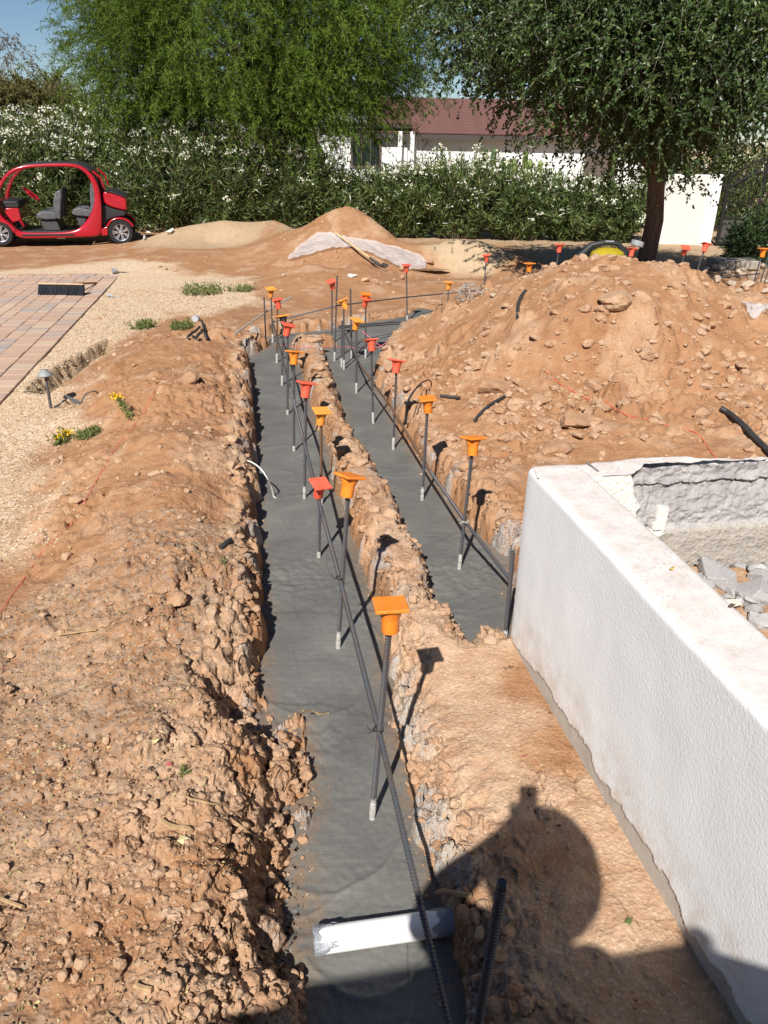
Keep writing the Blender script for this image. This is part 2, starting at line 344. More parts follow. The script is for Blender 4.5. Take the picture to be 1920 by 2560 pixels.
def soil(x, y, full=False):
    x = np.asarray(x, float); y = np.asarray(y, float); r = np.hypot(x, y)
    B = base_h(x, y); t = trench_sd(x, y)
    n1 = fbm(x, y, 2.2, 4, 11); n2 = fbm(x, y, 9, 4, 21)
    dp = -poly_sd(x, y, Z_PILE); dl = -poly_sd(x, y, Z_LEFT); df = -poly_sd(x, y, Z_FAR); dt = -poly_sd(x, y, Z_TAN); dg = -poly_sd(x, y, Z_GREY)
    gr = sstep(-.25, .25, -poly_sd(x, y, Z_GRAVEL) + .22 * n1)
    dr = sstep(.0, .06, -poly_sd(x, y, Z_DRIVE))
    near_l = sstep(.2, -.5, x - .1 + .0 * y) * sstep(3.4, 2.6, y)        # near left bank
    strip = sstep(-.1, .15, x - (-.05)) * sstep(3.6, 3.2, y)              # in front of the wall
    rough = np.clip(.55 * sstep(-.3, .2, dp) + .55 * sstep(-.3, .2, dl) + .7 * sstep(0, .3, df) + .55 * near_l + .5 * sstep(.35, .02, t), 0, 1)
    rough = np.where(strip > .5, np.minimum(rough, .34), rough) * (1 - .75 * gr) + .12
    patch = .55 + .9 * sstep(-.35, .55, fbm(x, y, 1.1, 3, 71))
    rough = rough * patch * 1.35
    # bank profile
    wv = .06 + .06 * np.clip(n1 + .4, 0, 1) + .05 * strip
    te = t + .016 * n2 + .03 * fbm(x, y, 4, 3, 31) * sstep(0, .1, t + .1)
    lowbank = sstep(2.85, 2.6, y) * (x < -.05) * (y > -1)
    wv = wv + lowbank * .20
    k = np.clip(te / wv, 0, 1) ** np.where(lowbank > .5, .8, .55)
    face = 4 * k * (1 - k)
    z = B * k - .07 * (1 - sstep(0, .035, te + .02)) + face * (.05 * fbm(x, y, 13, 4, 37, .6) + clods(x, y, .09, 38, .8, .5))
    # the shelf that has slipped on the near left bank
    ds, side = line_d(x, y, SPLIT); sh = np.where(side > 0, 1.0, 0.0)
    ds = np.where(side > 0, ds, -ds) + .03 * n2
    yw = sstep(1.25, 1.5, y) * sstep(2.85, 2.6, y) * (x < .1)
    z = z - yw * .075 * sstep(-.008, .02, ds) * sstep(.5, .04, np.abs(ds)) * (t > 0)
    # dug pit beside the driveway
    pd = poly_sd(x, y, PIT) + .03 * n2 + .018 * fbm(x, y, 14, 2, 9)
    z = z - .20 * sstep(.05, -.10, pd) - .05 * sstep(-.05, -.2, pd)
    # lumps
    z = z + n1 * .022 * np.clip(rough * 1.6, .1, 1) + n2 * .012 * rough
    wx = x + .02 * fbm(x, y, 12, 2, 41); wy = y + .02 * fbm(x, y, 12, 2, 43)
    c1 = clods(wx, wy, .17, 51, .28, .5); c2 = clods(wx, wy, .075, 52, .5, .6); c3 = clods(wx, wy, .034, 53, .6, .7)
    amp = rough * sstep(-.02, .02, t)
    c0 = clods(wx, wy, .34, 50, .25, .35)
    z = z + amp * (c0 * .6 * (dp > -.2) + c1 * (r < 12) * (.8 + .5 * (dp > 0)) + c2 * (r < 11) * (.9 + .4 * (dp > 0)) + c3 * (.7 - .25 * near_l) * sstep(7, 5, r))
    z = z + .009 * rough * fbm(x, y, 18, 3, 45, .55) * sstep(10, 6, r) * (t > 0)
    c4 = clods(x, y, .016, 54, .6, .6)
    z = z + c4 * (r < 3.4) * (.2 + .5 * rough) * (t > .0)
    # dried cracks on the strip by the wall and the pile foot
    cr = np.abs(fbm(x, y, 3.3, 3, 61)); crk = sstep(.035, .0, cr) * sstep(.05, .4, perlin(x * 1.7, y * 1.7, 66)) * (1 - gr) * (r < 7) * (t > .02)
    z = z - .014 * crk
    z = z * (1 - dr) + dr * (-.035)
    z = np.where(r > 22, z * sstep(40, 22, r), z)
    # inside the planter
    pin = sstep(.0, -.03, poly_sd(x, y, PLANT)); z = z * (1 - pin) + pin * (.50 + .13 * sstep(1.9, 2.5, y) + .02 * n1 + c2 * .3)
    if not full: return z
    pale = np.clip(sstep(.1, .6, n1 + .25 * fbm(x, y, .8, 2, 77)) * .55 + .95 * strip * sstep(-.5, .4, n1 + .3) + .55 * near_l * sstep(-.4, .5, fbm(x, y, 2.6, 3, 79)) + .5 * sstep(.1, .0, np.abs(t - .12)) , 0, 1)
    spl = sstep(.16, .01, t) * sstep(.1, .45, fbm(x, y, 3.1, 3, 83) + .35 * (n2)) * (r < 11)
    sand = np.clip(sstep(-.1, .25, dt) + .8 * sstep(-.1, .3, dg), 0, 1)
    far_yard = sstep(18.2, 20.2, y + .4 * n1 - .35 * np.abs(x - 2) * (x < 2)) + sstep(14, 16, y) * sstep(2.6, 3.4, x)
    gr = np.clip(gr + sstep(-1.0, .5, -6.2 + 0 * x - x * .0 + (y - 10)) * 0, 0, 1)
    zone = np.zeros(len(x), np.int8)
    for i, (d, q) in enumerate(((dp, 1), (dl, 2), (df, 3), (dt, 4), (dg, 5))):
        zone[(d + .06 * n2 > 0) & (t > .0) & (pin < .5)] = q
    litter = sstep(-.2, .5, fbm(x, y, 1.0, 3, 91) + .9 * sstep(-.55, -1.1, x) * sstep(3.6, 2.4, y) - .6 * sstep(.0, .3, x + .7) * (y < 4)) * (y < 3.9) * (x < -.2)
    return z, dict(gravel=gr, pale=pale, cement=spl, sand=np.clip(sand + .8 * np.clip(far_yard, 0, 1), 0, 1), litter=litter, pit=sstep(.08, -.02, pd)), zone, t
def soil1(x, y): return float(soil([x], [y])[0])

# polar sheet, fine towards the building site, coarse elsewhere; one sheet to the horizon
_az = np.concatenate([np.radians(np.linspace(-180, -58, 42)), np.radians(np.linspace(-55, -39, 60)), np.radians(np.arange(-38.5, 38.51, .105)), np.radians(np.linspace(39.5, 56, 60)), np.radians(np.linspace(59, 180, 42))])
_rr = np.concatenate([[.02], np.linspace(.15, .85, 20), .9 * np.exp(np.arange(0, math.log(3.6 / .9), .0044)), 3.6 * np.exp(np.arange(0, math.log(10 / 3.6), .0028)), 10 * np.exp(np.arange(0, math.log(24 / 10.), .0050)), 24 * np.exp(np.linspace(.03, math.log(900 / 24), 50))])
NA, NR = len(_az), len(_rr)
GA, GR = np.meshgrid(_az, _rr, indexing='ij'); GX = (np.sin(GA) * GR).ravel(); GY = (np.cos(GA) * GR).ravel()
GZ, GAT, GZONE, GT = soil(GX, GY, True)
_i = np.arange(NA - 1)[:, None] * NR + np.arange(NR - 1)[None]
GF = np.stack([_i, _i + NR, _i + NR + 1, _i + 1], -1).reshape(-1, 4)
GV = np.stack([GX, GY, GZ], 1); _gz2 = GZ.reshape(NA, NR)
# steep faces crumble sideways: push their points about horizontally by noise that changes with height
_dr = np.maximum(np.gradient(_rr), 1e-4)[None]; _da = np.maximum(np.gradient(_az), 1e-4)[:, None] * _rr[None]
_sl = np.hypot(np.gradient(_gz2, axis=1) / _dr, np.gradient(_gz2, axis=0) / _da).ravel() * (np.hypot(GX, GY) < 10) * (GT < .6)
_st = sstep(.4, 1.4, _sl) * sstep(-.005, .035, GT)
GV[:, 0] += _st * (.024 * fbm(GY + .5 * GX, GZ * 1.3, 12, 4, 151, .62)); GV[:, 1] += _st * (.018 * fbm(GX - .5 * GY, GZ * 1.3 + 5, 12, 4, 157, .62))
def soil1(x, y):            # height looked up in the finished sheet
    a = math.atan2(x, y); r = math.hypot(x, y)
    i = min(max(int(np.searchsorted(_az, a)) - 1, 0), NA - 2); j = min(max(int(np.searchsorted(_rr, r)) - 1, 0), NR - 2)
    u = (a - _az[i]) / (_az[i + 1] - _az[i]); v = min(max((r - _rr[j]) / (_rr[j + 1] - _rr[j]), 0), 1)
    return float((1 - u) * ((1 - v) * _gz2[i, j] + v * _gz2[i, j + 1]) + u * ((1 - v) * _gz2[i + 1, j] + v * _gz2[i + 1, j + 1]))

# ---------------------------------------------------------------- soil material
def soil_material(clod=False):
    m = Mat('clod_soil' if clod else 'soil', .95, .08)
    if clod:
        gp = m.t.nodes.new('ShaderNodeNewGeometry'); m.obj = lambda: gp.outputs['Position']
    a = m.noise(1.3, 6, .6); b = m.noise(9, 6, .65); c = m.noise(60, 5, .7); d = m.noise(260, 2)
    c1 = m.ramp(a, [(.3, (.25, .118, .054)), (.55, (.305, .154, .076)), (.75, (.365, .206, .112))])
    c2 = m.mix(m.ramp(b, [(.35, 0), (.7, .75)]), c1, (.375, .218, .122))
    pale = m.mix(m.math('MULTIPLY', m.math('ADD', m.math('MULTIPLY', m.rnd(), .6), .4) if clod else m.attr('pale'), m.ramp(b, [(.3, .35), (.65, 1)])), c2, (.475, .325, .215))
    # pale grit
    v = m.voro(130, 'Color'); vs = m.t.nodes.new('ShaderNodeSeparateColor'); m.l(v, vs.inputs[0])
    grit = m.ramp(vs.outputs[0], [(.86, 0), (.9, 1)], 'CONSTANT')
    pale = m.mix(m.math('MULTIPLY', grit, m.math('ADD', m.math('MULTIPLY', m.attr('pale'), .5), .12)), pale, (.55, .42, .30))
    # gravel (decomposed granite): every grain its own tint
    v2 = m.voro(75, 'Color'); s2 = m.t.nodes.new('ShaderNodeSeparateColor'); m.l(v2, s2.inputs[0])
    gcol = m.ramp(s2.outputs[0], [(0, (.34, .225, .14)), (.25, (.48, .345, .22)), (.6, (.57, .43, .295)), (.9, (.68, .56, .43)), (1, (.40, .33, .27))])
    gcol = m.mix(m.ramp(a, [(.4, 0), (.7, .35)]), gcol, (.47, .30, .17))
    col = m.mix(m.math('MULTIPLY', m.attr('gravel'), m.ramp(b, [(.2, .75), (.5, 1)])), pale, gcol)
    # sand
    sandc = m.ramp(b, [(.3, (.36, .262, .165)), (.7, (.46, .345, .225))])
    sandc = m.mix(m.math('MULTIPLY', grit, .3), sandc, (.3, .24, .18))
    col = m.mix(m.attr('sand'), col, sandc)
    # leaf litter
    v3 = m.voro(48, 'Color'); s3 = m.t.nodes.new('ShaderNodeSeparateColor'); m.l(v3, s3.inputs[0])
    lit = m.ramp(s3.outputs[0], [(0, (.19, .12, .075)), (.35, (.30, .185, .11)), (.6, (.36, .25, .17)), (.85, (.26, .19, .15)), (1, (.44, .33, .22))])
    col = m.mix(m.math('MULTIPLY', m.attr('litter'), m.ramp(s3.outputs[1], [(.3, 0), (.45, .8)])), col, lit)
    # dried roots and darker mottling in the pit
    col = m.mix(m.math('MULTIPLY', m.attr('pit'), m.ramp(c, [(.4, .3), (.6, .9)])), col, (.20, .135, .07))
    # cement slopped on the lips
    cem = m.ramp(c, [(.3, (.27, .255, .24)), (.7, (.40, .385, .36))])
    col = m.mix(m.math('MULTIPLY', m.attr('cement'), m.ramp(c, [(.36, 0), (.5, .92)])), col, cem)
    # fine mottling
    col = m.mix(.55, col, m.ramp(c, [(.25, .42), (.5, .5), (.75, .58)]), 'OVERLAY')
    m.base(col)
    p = m.bump(m.voro(75), .55, .006)
    p = m.bump(c, .6, .012, p)
    m.bump(d, .35, .003, p)
    return m.m
M_SOIL = soil_material(); M_CLOD = soil_material(True)
def sub_sheet(name, fmask, parent=None, drop=None):
    f = GF[fmask]; u, inv = np.unique(f.ravel(), return_inverse=True)
    V = GV[u].copy()
    return mesh_np(name, V, inv.reshape(-1, 4), M_SOIL, parent, {k: v[u] for k, v in GAT.items()}, True)
_fz = GZONE[GF[:, 0]]
tag(sub_sheet('ground', _fz == 0), kind='structure')
for q, nm, lab in ((1, 'soil_pile', 'big orange pile of lumpy dug soil rising behind the white wall'), (2, 'soil_mound', 'long low mound of crumbly orange soil along the left trench'),
                   (3, 'soil_pile', 'steep orange soil pile in front of the hedge, half under the plastic sheet'), (4, 'sand_pile', 'smooth tan sand pile lying partly in tree shade'), (5, 'sand_pile', 'low grey sand piles in a row behind the golf cart wheel')):
    tag(sub_sheet(nm, _fz == q), lab, 'sand pile' if 'sand' in nm else 'dirt pile')

# ---------------------------------------------------------------- wet concrete footing
def concrete_material():
    m = Mat('wet_concrete', .6, .3)
    a = m.noise(2.2, 5, .6, .4); b = m.noise(25, 5, .6); c = m.noise(120, 4)
    st = m.t.nodes.new('ShaderNodeMapping'); m.l(m.obj(), st.inputs[0]); st.inputs['Scale'].default_value = (3, 26, 3); st.inputs['Rotation'].default_value = (0, 0, .25)
    tr = m.noise(1.6, 4, .6, .6, st.outputs[0])
    col = m.ramp(a, [(.3, (.105, .104, .097)), (.6, (.142, .140, .130)), (.8, (.19, .186, .170))])
    col = m.mix(.5, col, m.ramp(tr, [(.3, .44), (.7, .56)]), 'OVERLAY')
    col = m.mix(m.math('MULTIPLY', m.attr('edge'), m.ramp(b, [(.35, 0), (.6, .8)])), col, (.20, .135, .085))
    m.base(col); m.rough(m.ramp(b, [(.3, .40), (.7, .66)]))
    p = m.bump(tr, .22, .010); p = m.bump(b, .14, .006, p); m.bump(c, .2, .002, p)
    return m.m
M_CONC = concrete_material()
def conc_z(x, y):
    n = fbm(x, y, 3.0, 3, 101); rgh = sstep(.2, .6, fbm(x, y, .9, 2, 107) + .9 * np.exp(-((y - 3.55) / .35) ** 2) * (x < 0))
    z = .004 * n + rgh * (.5 * clods(x, y, .05, 108, .6, .35) + .004 * fbm(x, y, 22, 3, 109))
    # trowel ridges
    q = fbm(x, y, 1.6, 2, 113); z = z + .005 * sstep(.05, 0, np.abs(q)) * sstep(0, .4, perlin(x * 1.1, y * 1.1, 117))
    # arcs left by the float
    for k, (cx, cy, rr) in enumerate(((-.55, 4.3, .36), (-.3, 3.0, .30), (-1.0, 6.2, .34), (.42, 4.6, .30), (-.18, 2.2, .34), (.1, 5.6, .3), (-.75, 5.2, .4), (-.02, 1.75, .26), (-1.3, 7.6, .4), (.55, 3.9, .28))):
        d = np.hypot(x - cx + .03 * n, (y - cy) * .7) - rr; z = z + .0045 * np.exp(-(d / .008) ** 2) * (np.sin(np.arctan2(y - cy, x - cx) * 1.0 + k * 2.1) > -.1) - .003 * sstep(.0, .04, d) * sstep(.16, .05, d)
    # overlapping lifts of the pour
    for cy, sl in ((3.42, .2), (2.55, -.25), (4.9, .1), (1.62, .2)):
        d = y - cy - sl * x + .05 * n + .02 * fbm(x, y, 7, 3, 131); z = z + .006 * sstep(.02, -.01, d) * sstep(-.35, -.05, d) * (x < .1)
    return z + .002 * fbm(x, y, 40, 2, 119) * (y < 5)
_fm = (GT[GF] < .10).all(1)
f = GF[_fm]; u, inv = np.unique(f.ravel(), return_inverse=True)
V = GV[u].copy(); V[:, 2] = conc_z(V[:, 0], V[:, 1]) + .05 * sstep(.03, .1, GT[u]) * 0
tag(mesh_np('concrete_footing', V, inv.reshape(-1, 4), M_CONC, None, {'edge': sstep(-.10, -.0, GT[u] + .03 * fbm(V[:, 0], V[:, 1], 5, 2, 5))}, True), kind='structure')
# ================================================================ white garden wall (planter) on the right
def stucco_material():
    m = Mat('white_stucco', .85, .2)
    geo = m.t.nodes.new('ShaderNodeNewGeometry'); sp = m.t.nodes.new('ShaderNodeSeparateXYZ'); m.l(geo.outputs['Normal'], sp.inputs[0])
    a = m.noise(3, 6, .65); b = m.noise(55, 4, .6); c = m.noise(14, 6, .7)
    col = m.ramp(a, [(.3, (.74, .745, .745)), (.7, (.82, .82, .815))])
    up = m.ramp(sp.outputs[2], [(.55, 0), (.9, 1)])
    dust = m.mix(m.ramp(c, [(.4, .15), (.68, .85)]), (.66, .625, .60), (.53, .455, .41))
    sm = m.t.nodes.new('ShaderNodeMapping'); m.l(m.obj(), sm.inputs[0]); sm.inputs['Scale'].default_value = (60, 16, 10)
    spk = m.ramp(m.noise(2.2, 5, .75, 0, sm.outputs[0]), [(.55, 0), (.64, 1)])
    dust = m.mix(m.math('MULTIPLY', spk, m.ramp(a, [(.45, .15), (.62, .8)])), dust, (.34, .235, .18))
    col = m.mix(up, col, dust)
    st = m.ramp(m.noise(1.1, 6, .6), [(.58, 0), (.75, .4)])
    col = m.mix(st, col, (.70, .655, .60))
    gm = m.ramp(c, [(.3, (.40, .36, .31)), (.7, (.52, .475, .41))])
    col = m.mix(m.math('MULTIPLY', m.attr('splash'), m.ramp(m.noise(8, 6, .75), [(.42, 0), (.7, .8)])), col, (.56, .43, .32))
    col = m.mix(m.attr('bare'), col, gm)
    m.base(col)
    p = m.bump(m.noise(95, 2, .5), .28, .005); m.bump(m.noise(260, 2), .3, .002, p)
    return m.m
def block_material():
    m = Mat('broken_block', .95, .1)
    a = m.noise(6, 6, .65); b = m.noise(45, 5, .7); c = m.noise(16, 4)
    col = m.ramp(a, [(.3, (.26, .245, .245)), (.55, (.36, .34, .335)), (.75, (.45, .43, .42))])
    pit = m.ramp(m.voro(55, 'Distance'), [(.12, .0), (.28, 1)]); pit = m.math('MAXIMUM', pit, m.ramp(c, [(.45, 1), (.6, 0)]))
    col = m.mix(pit, (.17, .16, .155), col)
    st = m.t.nodes.new('ShaderNodeMapping'); m.l(m.obj(), st.inputs[0]); st.inputs['Scale'].default_value = (11, .5, 1.2)
    drip = m.ramp(m.noise(1.5, 3, .5, 0, st.outputs[0]), [(.66, 0), (.70, 1)])
    col = m.mix(m.math('MULTIPLY', drip, .75), col, (.62, .60, .58))
    col = m.mix(m.math('MULTIPLY', m.attr('low'), m.ramp(c, [(.3, .5), (.6, .95)])), col, m.mix(m.ramp(b, [(.45, 0), (.6, 1)]), (.34, .305, .265), (.43, .39, .325)))
    col = m.mix(m.attr('paint'), col, m.ramp(b, [(.3, (.68, .66, .57)), (.7, (.76, .745, .66))]))
    m.base(col); p = m.bump(b, .6, .01); m.bump(m.voro(60), .5, .008, p)
    return m.m
M_STUC = stucco_material(); M_BLOCK = block_material()
WT = 1.06
wall = empty('garden_wall', (WALL_A[0], WALL_A[1], .2), 0, 'low white stucco garden wall with a dusty top and bare cement strip at its foot', 'wall')
def to_local(V, o): return np.asarray(V) - np.array(o.location)
# front run
dirw = (WALL_B - WALL_A); LW = np.linalg.norm(dirw); dirw /= LW; nrm = np.array([dirw[1], -dirw[0]]); nrm = nrm if nrm[0] < 0 else -nrm   # towards the trench
TH = .225
prof = [(0, .02)] + [(0, z) for z in np.linspace(.06, WT - .03, 110)] + [(.03 - .03 * math.cos(a), WT - .03 + .03 * math.sin(a)) for a in np.linspace(.2, 1.57, 6)] + [(d, WT) for d in np.linspace(.045, TH - .03, 14)] + [(TH - .03 + .03 * math.sin(a), WT - .03 + .03 * math.cos(a)) for a in np.linspace(.2, 1.57, 6)] + [(TH, z) for z in np.linspace(WT - .06, .3, 10)]
prof = np.array(prof); ls = np.linspace(0.0, LW, 320); Lg, Pg = np.meshgrid(ls, np.arange(len(prof)), indexing='ij')
dd = prof[Pg.astype(int), 0]; zz = prof[Pg.astype(int), 1]
ragged = .285 + .035 * fbm(Lg.ravel(), zz.ravel() * .3, 2.2, 3, 201) + .02 * fbm(Lg.ravel(), zz.ravel() * .2, 13, 3, 203); ragged = ragged.reshape(Lg.shape) - .06 * sstep(.35, .0, Lg)
bare = (zz < ragged) & (dd < .02)
off = dd + .007 * bare + (.0025 * fbm(Lg.ravel() * 1.3, zz.ravel(), 1.7, 3, 205).reshape(Lg.shape))
cornerr = .006 * np.exp(-Lg / .03)
X = WALL_A[0] + dirw[0] * Lg - nrm[0] * (off + cornerr * (dd < .1)); Y = WALL_A[1] + dirw[1] * Lg - nrm[1] * (off + cornerr * (dd < .1))
Z = zz + (zz > WT - .05) * (.003 * fbm(Lg.ravel(), dd.ravel() + 3, 6, 3, 207).reshape(Lg.shape)) - .01 * np.exp(-Lg / .02) * (zz > WT - .05)
n0, n1_ = Lg.shape; i0 = np.arange(n0 - 1)[:, None] * n1_ + np.arange(n1_ - 1)[None]
FF = np.stack([i0, i0 + n1_, i0 + n1_ + 1, i0 + 1], -1).reshape(-1, 4)
mesh_np('front_wall', to_local(np.stack([X, Y, Z], -1).reshape(-1, 3), wall), FF, M_STUC, wall, {'bare': bare.ravel(), 'splash': (sstep(.62, .28, zz) * (dd < .02)).ravel()})
# back run: inner face with the render knocked off
bx0, bx1 = WALL_A[0] + .02, 2.7
def yin(x): return 2.775 + .19 * (x - .83)
def yout(x): return 2.887 + .115 * (x - .578) + .05 * sstep(.6, 1.2, x)
xs = np.linspace(.80, bx1, 240); zs = np.concatenate([np.linspace(.3, .52, 6), np.linspace(.53, WT, 110)])
XX, ZZ = np.meshgrid(xs, zs, indexing='ij'); x_, z_ = XX.ravel(), ZZ.ravel()
rn = .035 * fbm(x_, z_, 9, 4, 211)
ex = sstep(.0, .015, np.minimum(x_ - (1.00 + .26 * (1.0 - z_) + .5 * (z_ < .86) * (.86 - z_)) + rn, 0.2)) * (z_ > .80 + rn * .3)
ex = np.maximum(ex, sstep(0, .012, x_ - 1.17 + .03 * (z_ - .8) + .25 * rn) * (z_ > .80))
tab = (x_ > 1.115 + .10 * (z_ - .8)) & (x_ < 1.168) & (z_ < .9 + rn * .3) & (z_ > .8); ex = np.where(tab, 0, ex)
low = (z_ <= .80 + .2 * rn).astype(float)
rec = ex * (.030 + .055 * sstep(.85, 1.05, z_) + .009 * fbm(x_, z_, 26, 4, 213, .65) + .02 * sstep(.985, .99, z_ + .3 * rn) * -1) + low * (-.012 + .004 * fbm(x_, z_, 14, 4, 217))
rec = np.maximum(rec, -.02) + .028 * (np.abs(z_ - .805 - .1 * rn) < .006) * (x_ < 1.1)
V = np.stack([x_, yin(x_) + rec, z_], 1); n0, n1_ = XX.shape; i0 = np.arange(n0 - 1)[:, None] * n1_ + np.arange(n1_ - 1)[None]
FF = np.stack([i0, i0 + n1_, i0 + n1_ + 1, i0 + 1], -1).reshape(-1, 4)
paint = (1 - ex) * (1 - low) + low * sstep(.3, .36, fbm(x_, z_, 5, 4, 219)) * (z_ > .7)
mesh_np('broken_block_face', to_local(V, wall), FF, M_BLOCK, wall, {'low': low, 'paint': paint})
# its coping and far face (whatever is left of it)
us = np.linspace(0, 1, 14); XX, UU = np.meshgrid(np.linspace(bx0, bx1, 240), us, indexing='ij'); x_, u_ = XX.ravel(), UU.ravel()
edge = yin(np.maximum(x_, .8)) + sstep(.97, 1.06, x_ + .02 * fbm(x_, x_, 11, 3, 221)) * (.088 + .018 * fbm(x_, x_ * .3, 12, 4, 223)); edge = np.where(x_ < .80, np.minimum(2.79, edge), edge)
far = yout(x_) - sstep(1.25, 1.35, x_) * (.035 + .03 * fbm(x_, x_ * .7, 7, 4, 227))
yy = edge + (far - edge) * np.clip(u_ * 1.25, 0, 1); z_ = WT + .004 - .007 * sstep(.87, .81, x_) - .02 * np.clip((u_ - .72) / .08, 0, 1) ** 2 - np.clip((u_ - .82) / .18, 0, 1) * .85 + .004 * fbm(x_, yy, 7, 3, 229) - .004 * sstep(1.3, 1.5, x_)
V = np.stack([x_, yy, z_], 1); n0, n1_ = XX.shape; i0 = np.arange(n0 - 1)[:, None] * n1_ + np.arange(n1_ - 1)[None]
FF = np.stack([i0, i0 + n1_, i0 + n1_ + 1, i0 + 1], -1).reshape(-1, 4)
mesh_np('coping', to_local(V, wall), FF, M_STUC, wall, {'bare': np.zeros(len(V))})
# saw cut across the coping
mb = MB(); mb.box((0, 0, 0), (.006, .09, .004), Matrix.Rotation(.28, 3, 'Z')); mb.build('saw_cut', plain('cut', (.25, .24, .23)), wall, loc=to_local([[.835, 2.865, WT + .0075]], wall)[0])

# ================================================================ rocks and clods
def rock_mesh(name, seed, sub=2, angular=.5, flat=1.0, mat=None, jag=.12, smooth=False):
    rg = np.random.default_rng(seed); bm = bmesh.new(); bmesh.ops.create_icosphere(bm, subdivisions=sub, radius=1)
    P = np.array([v.co[:] for v in bm.verts])
    nn = rg.normal(size=(11, 3)); nn /= np.linalg.norm(nn, axis=1)[:, None]; off = rg.uniform(.55, .95, 11)
    for k in range(11):
        d = P @ nn[k]; ov = np.maximum(d - off[k], 0); P -= (angular * 1.6 * ov[:, None]).clip(max=ov[:, None]) * nn[k]
    fr = rg.normal(size=(6, 3)) * 2.2; ph = rg.uniform(0, 6, 6); dsp = sum(np.sin(P @ fr[k] + ph[k]) for k in range(6)) / 6
    P *= (1 + jag * dsp + rg.normal(0, jag * .22, len(P)))[:, None]
    P *= np.array([1, rg.uniform(.7, 1), flat * rg.uniform(.75, 1.05)])
    for v, p in zip(bm.verts, P): v.co = p
    me = bpy.data.meshes.new(name); bm.to_mesh(me); bm.free()
    me.polygons.foreach_set('use_smooth', [smooth] * len(me.polygons))
    if mat: me.materials.append(mat)
    return me
def place_at(px, py, zguess=.2, it=0):
    """first point of the soil along the line of sight through that pixel"""
    r = ray(px, py); D0 = 1.0; prev = D0
    while D0 < 24:
        t = D0 / r[1]
        if CH + r[2] * t < soil1(r[0] * t, D0): break
        prev = D0; D0 *= 1.012
    lo, hi = prev, D0
    for _ in range(9):
        m = (lo + hi) / 2; t = m / r[1]
        if CH + r[2] * t < soil1(r[0] * t, m): hi = m
        else: lo = m
    t = hi / r[1]; return np.array([r[0] * t, hi, CH + r[2] * t])
def pixm(p):
    """pixels per metre in the photograph at a world point"""
    v = BM_.T @ (np.asarray(p) - np.array([0, 0, CH])); return F / -v[2]
_clod_meshes = [rock_mesh('clod', 900 + i, 3, .85, .8, M_CLOD, .15) for i in range(7)]
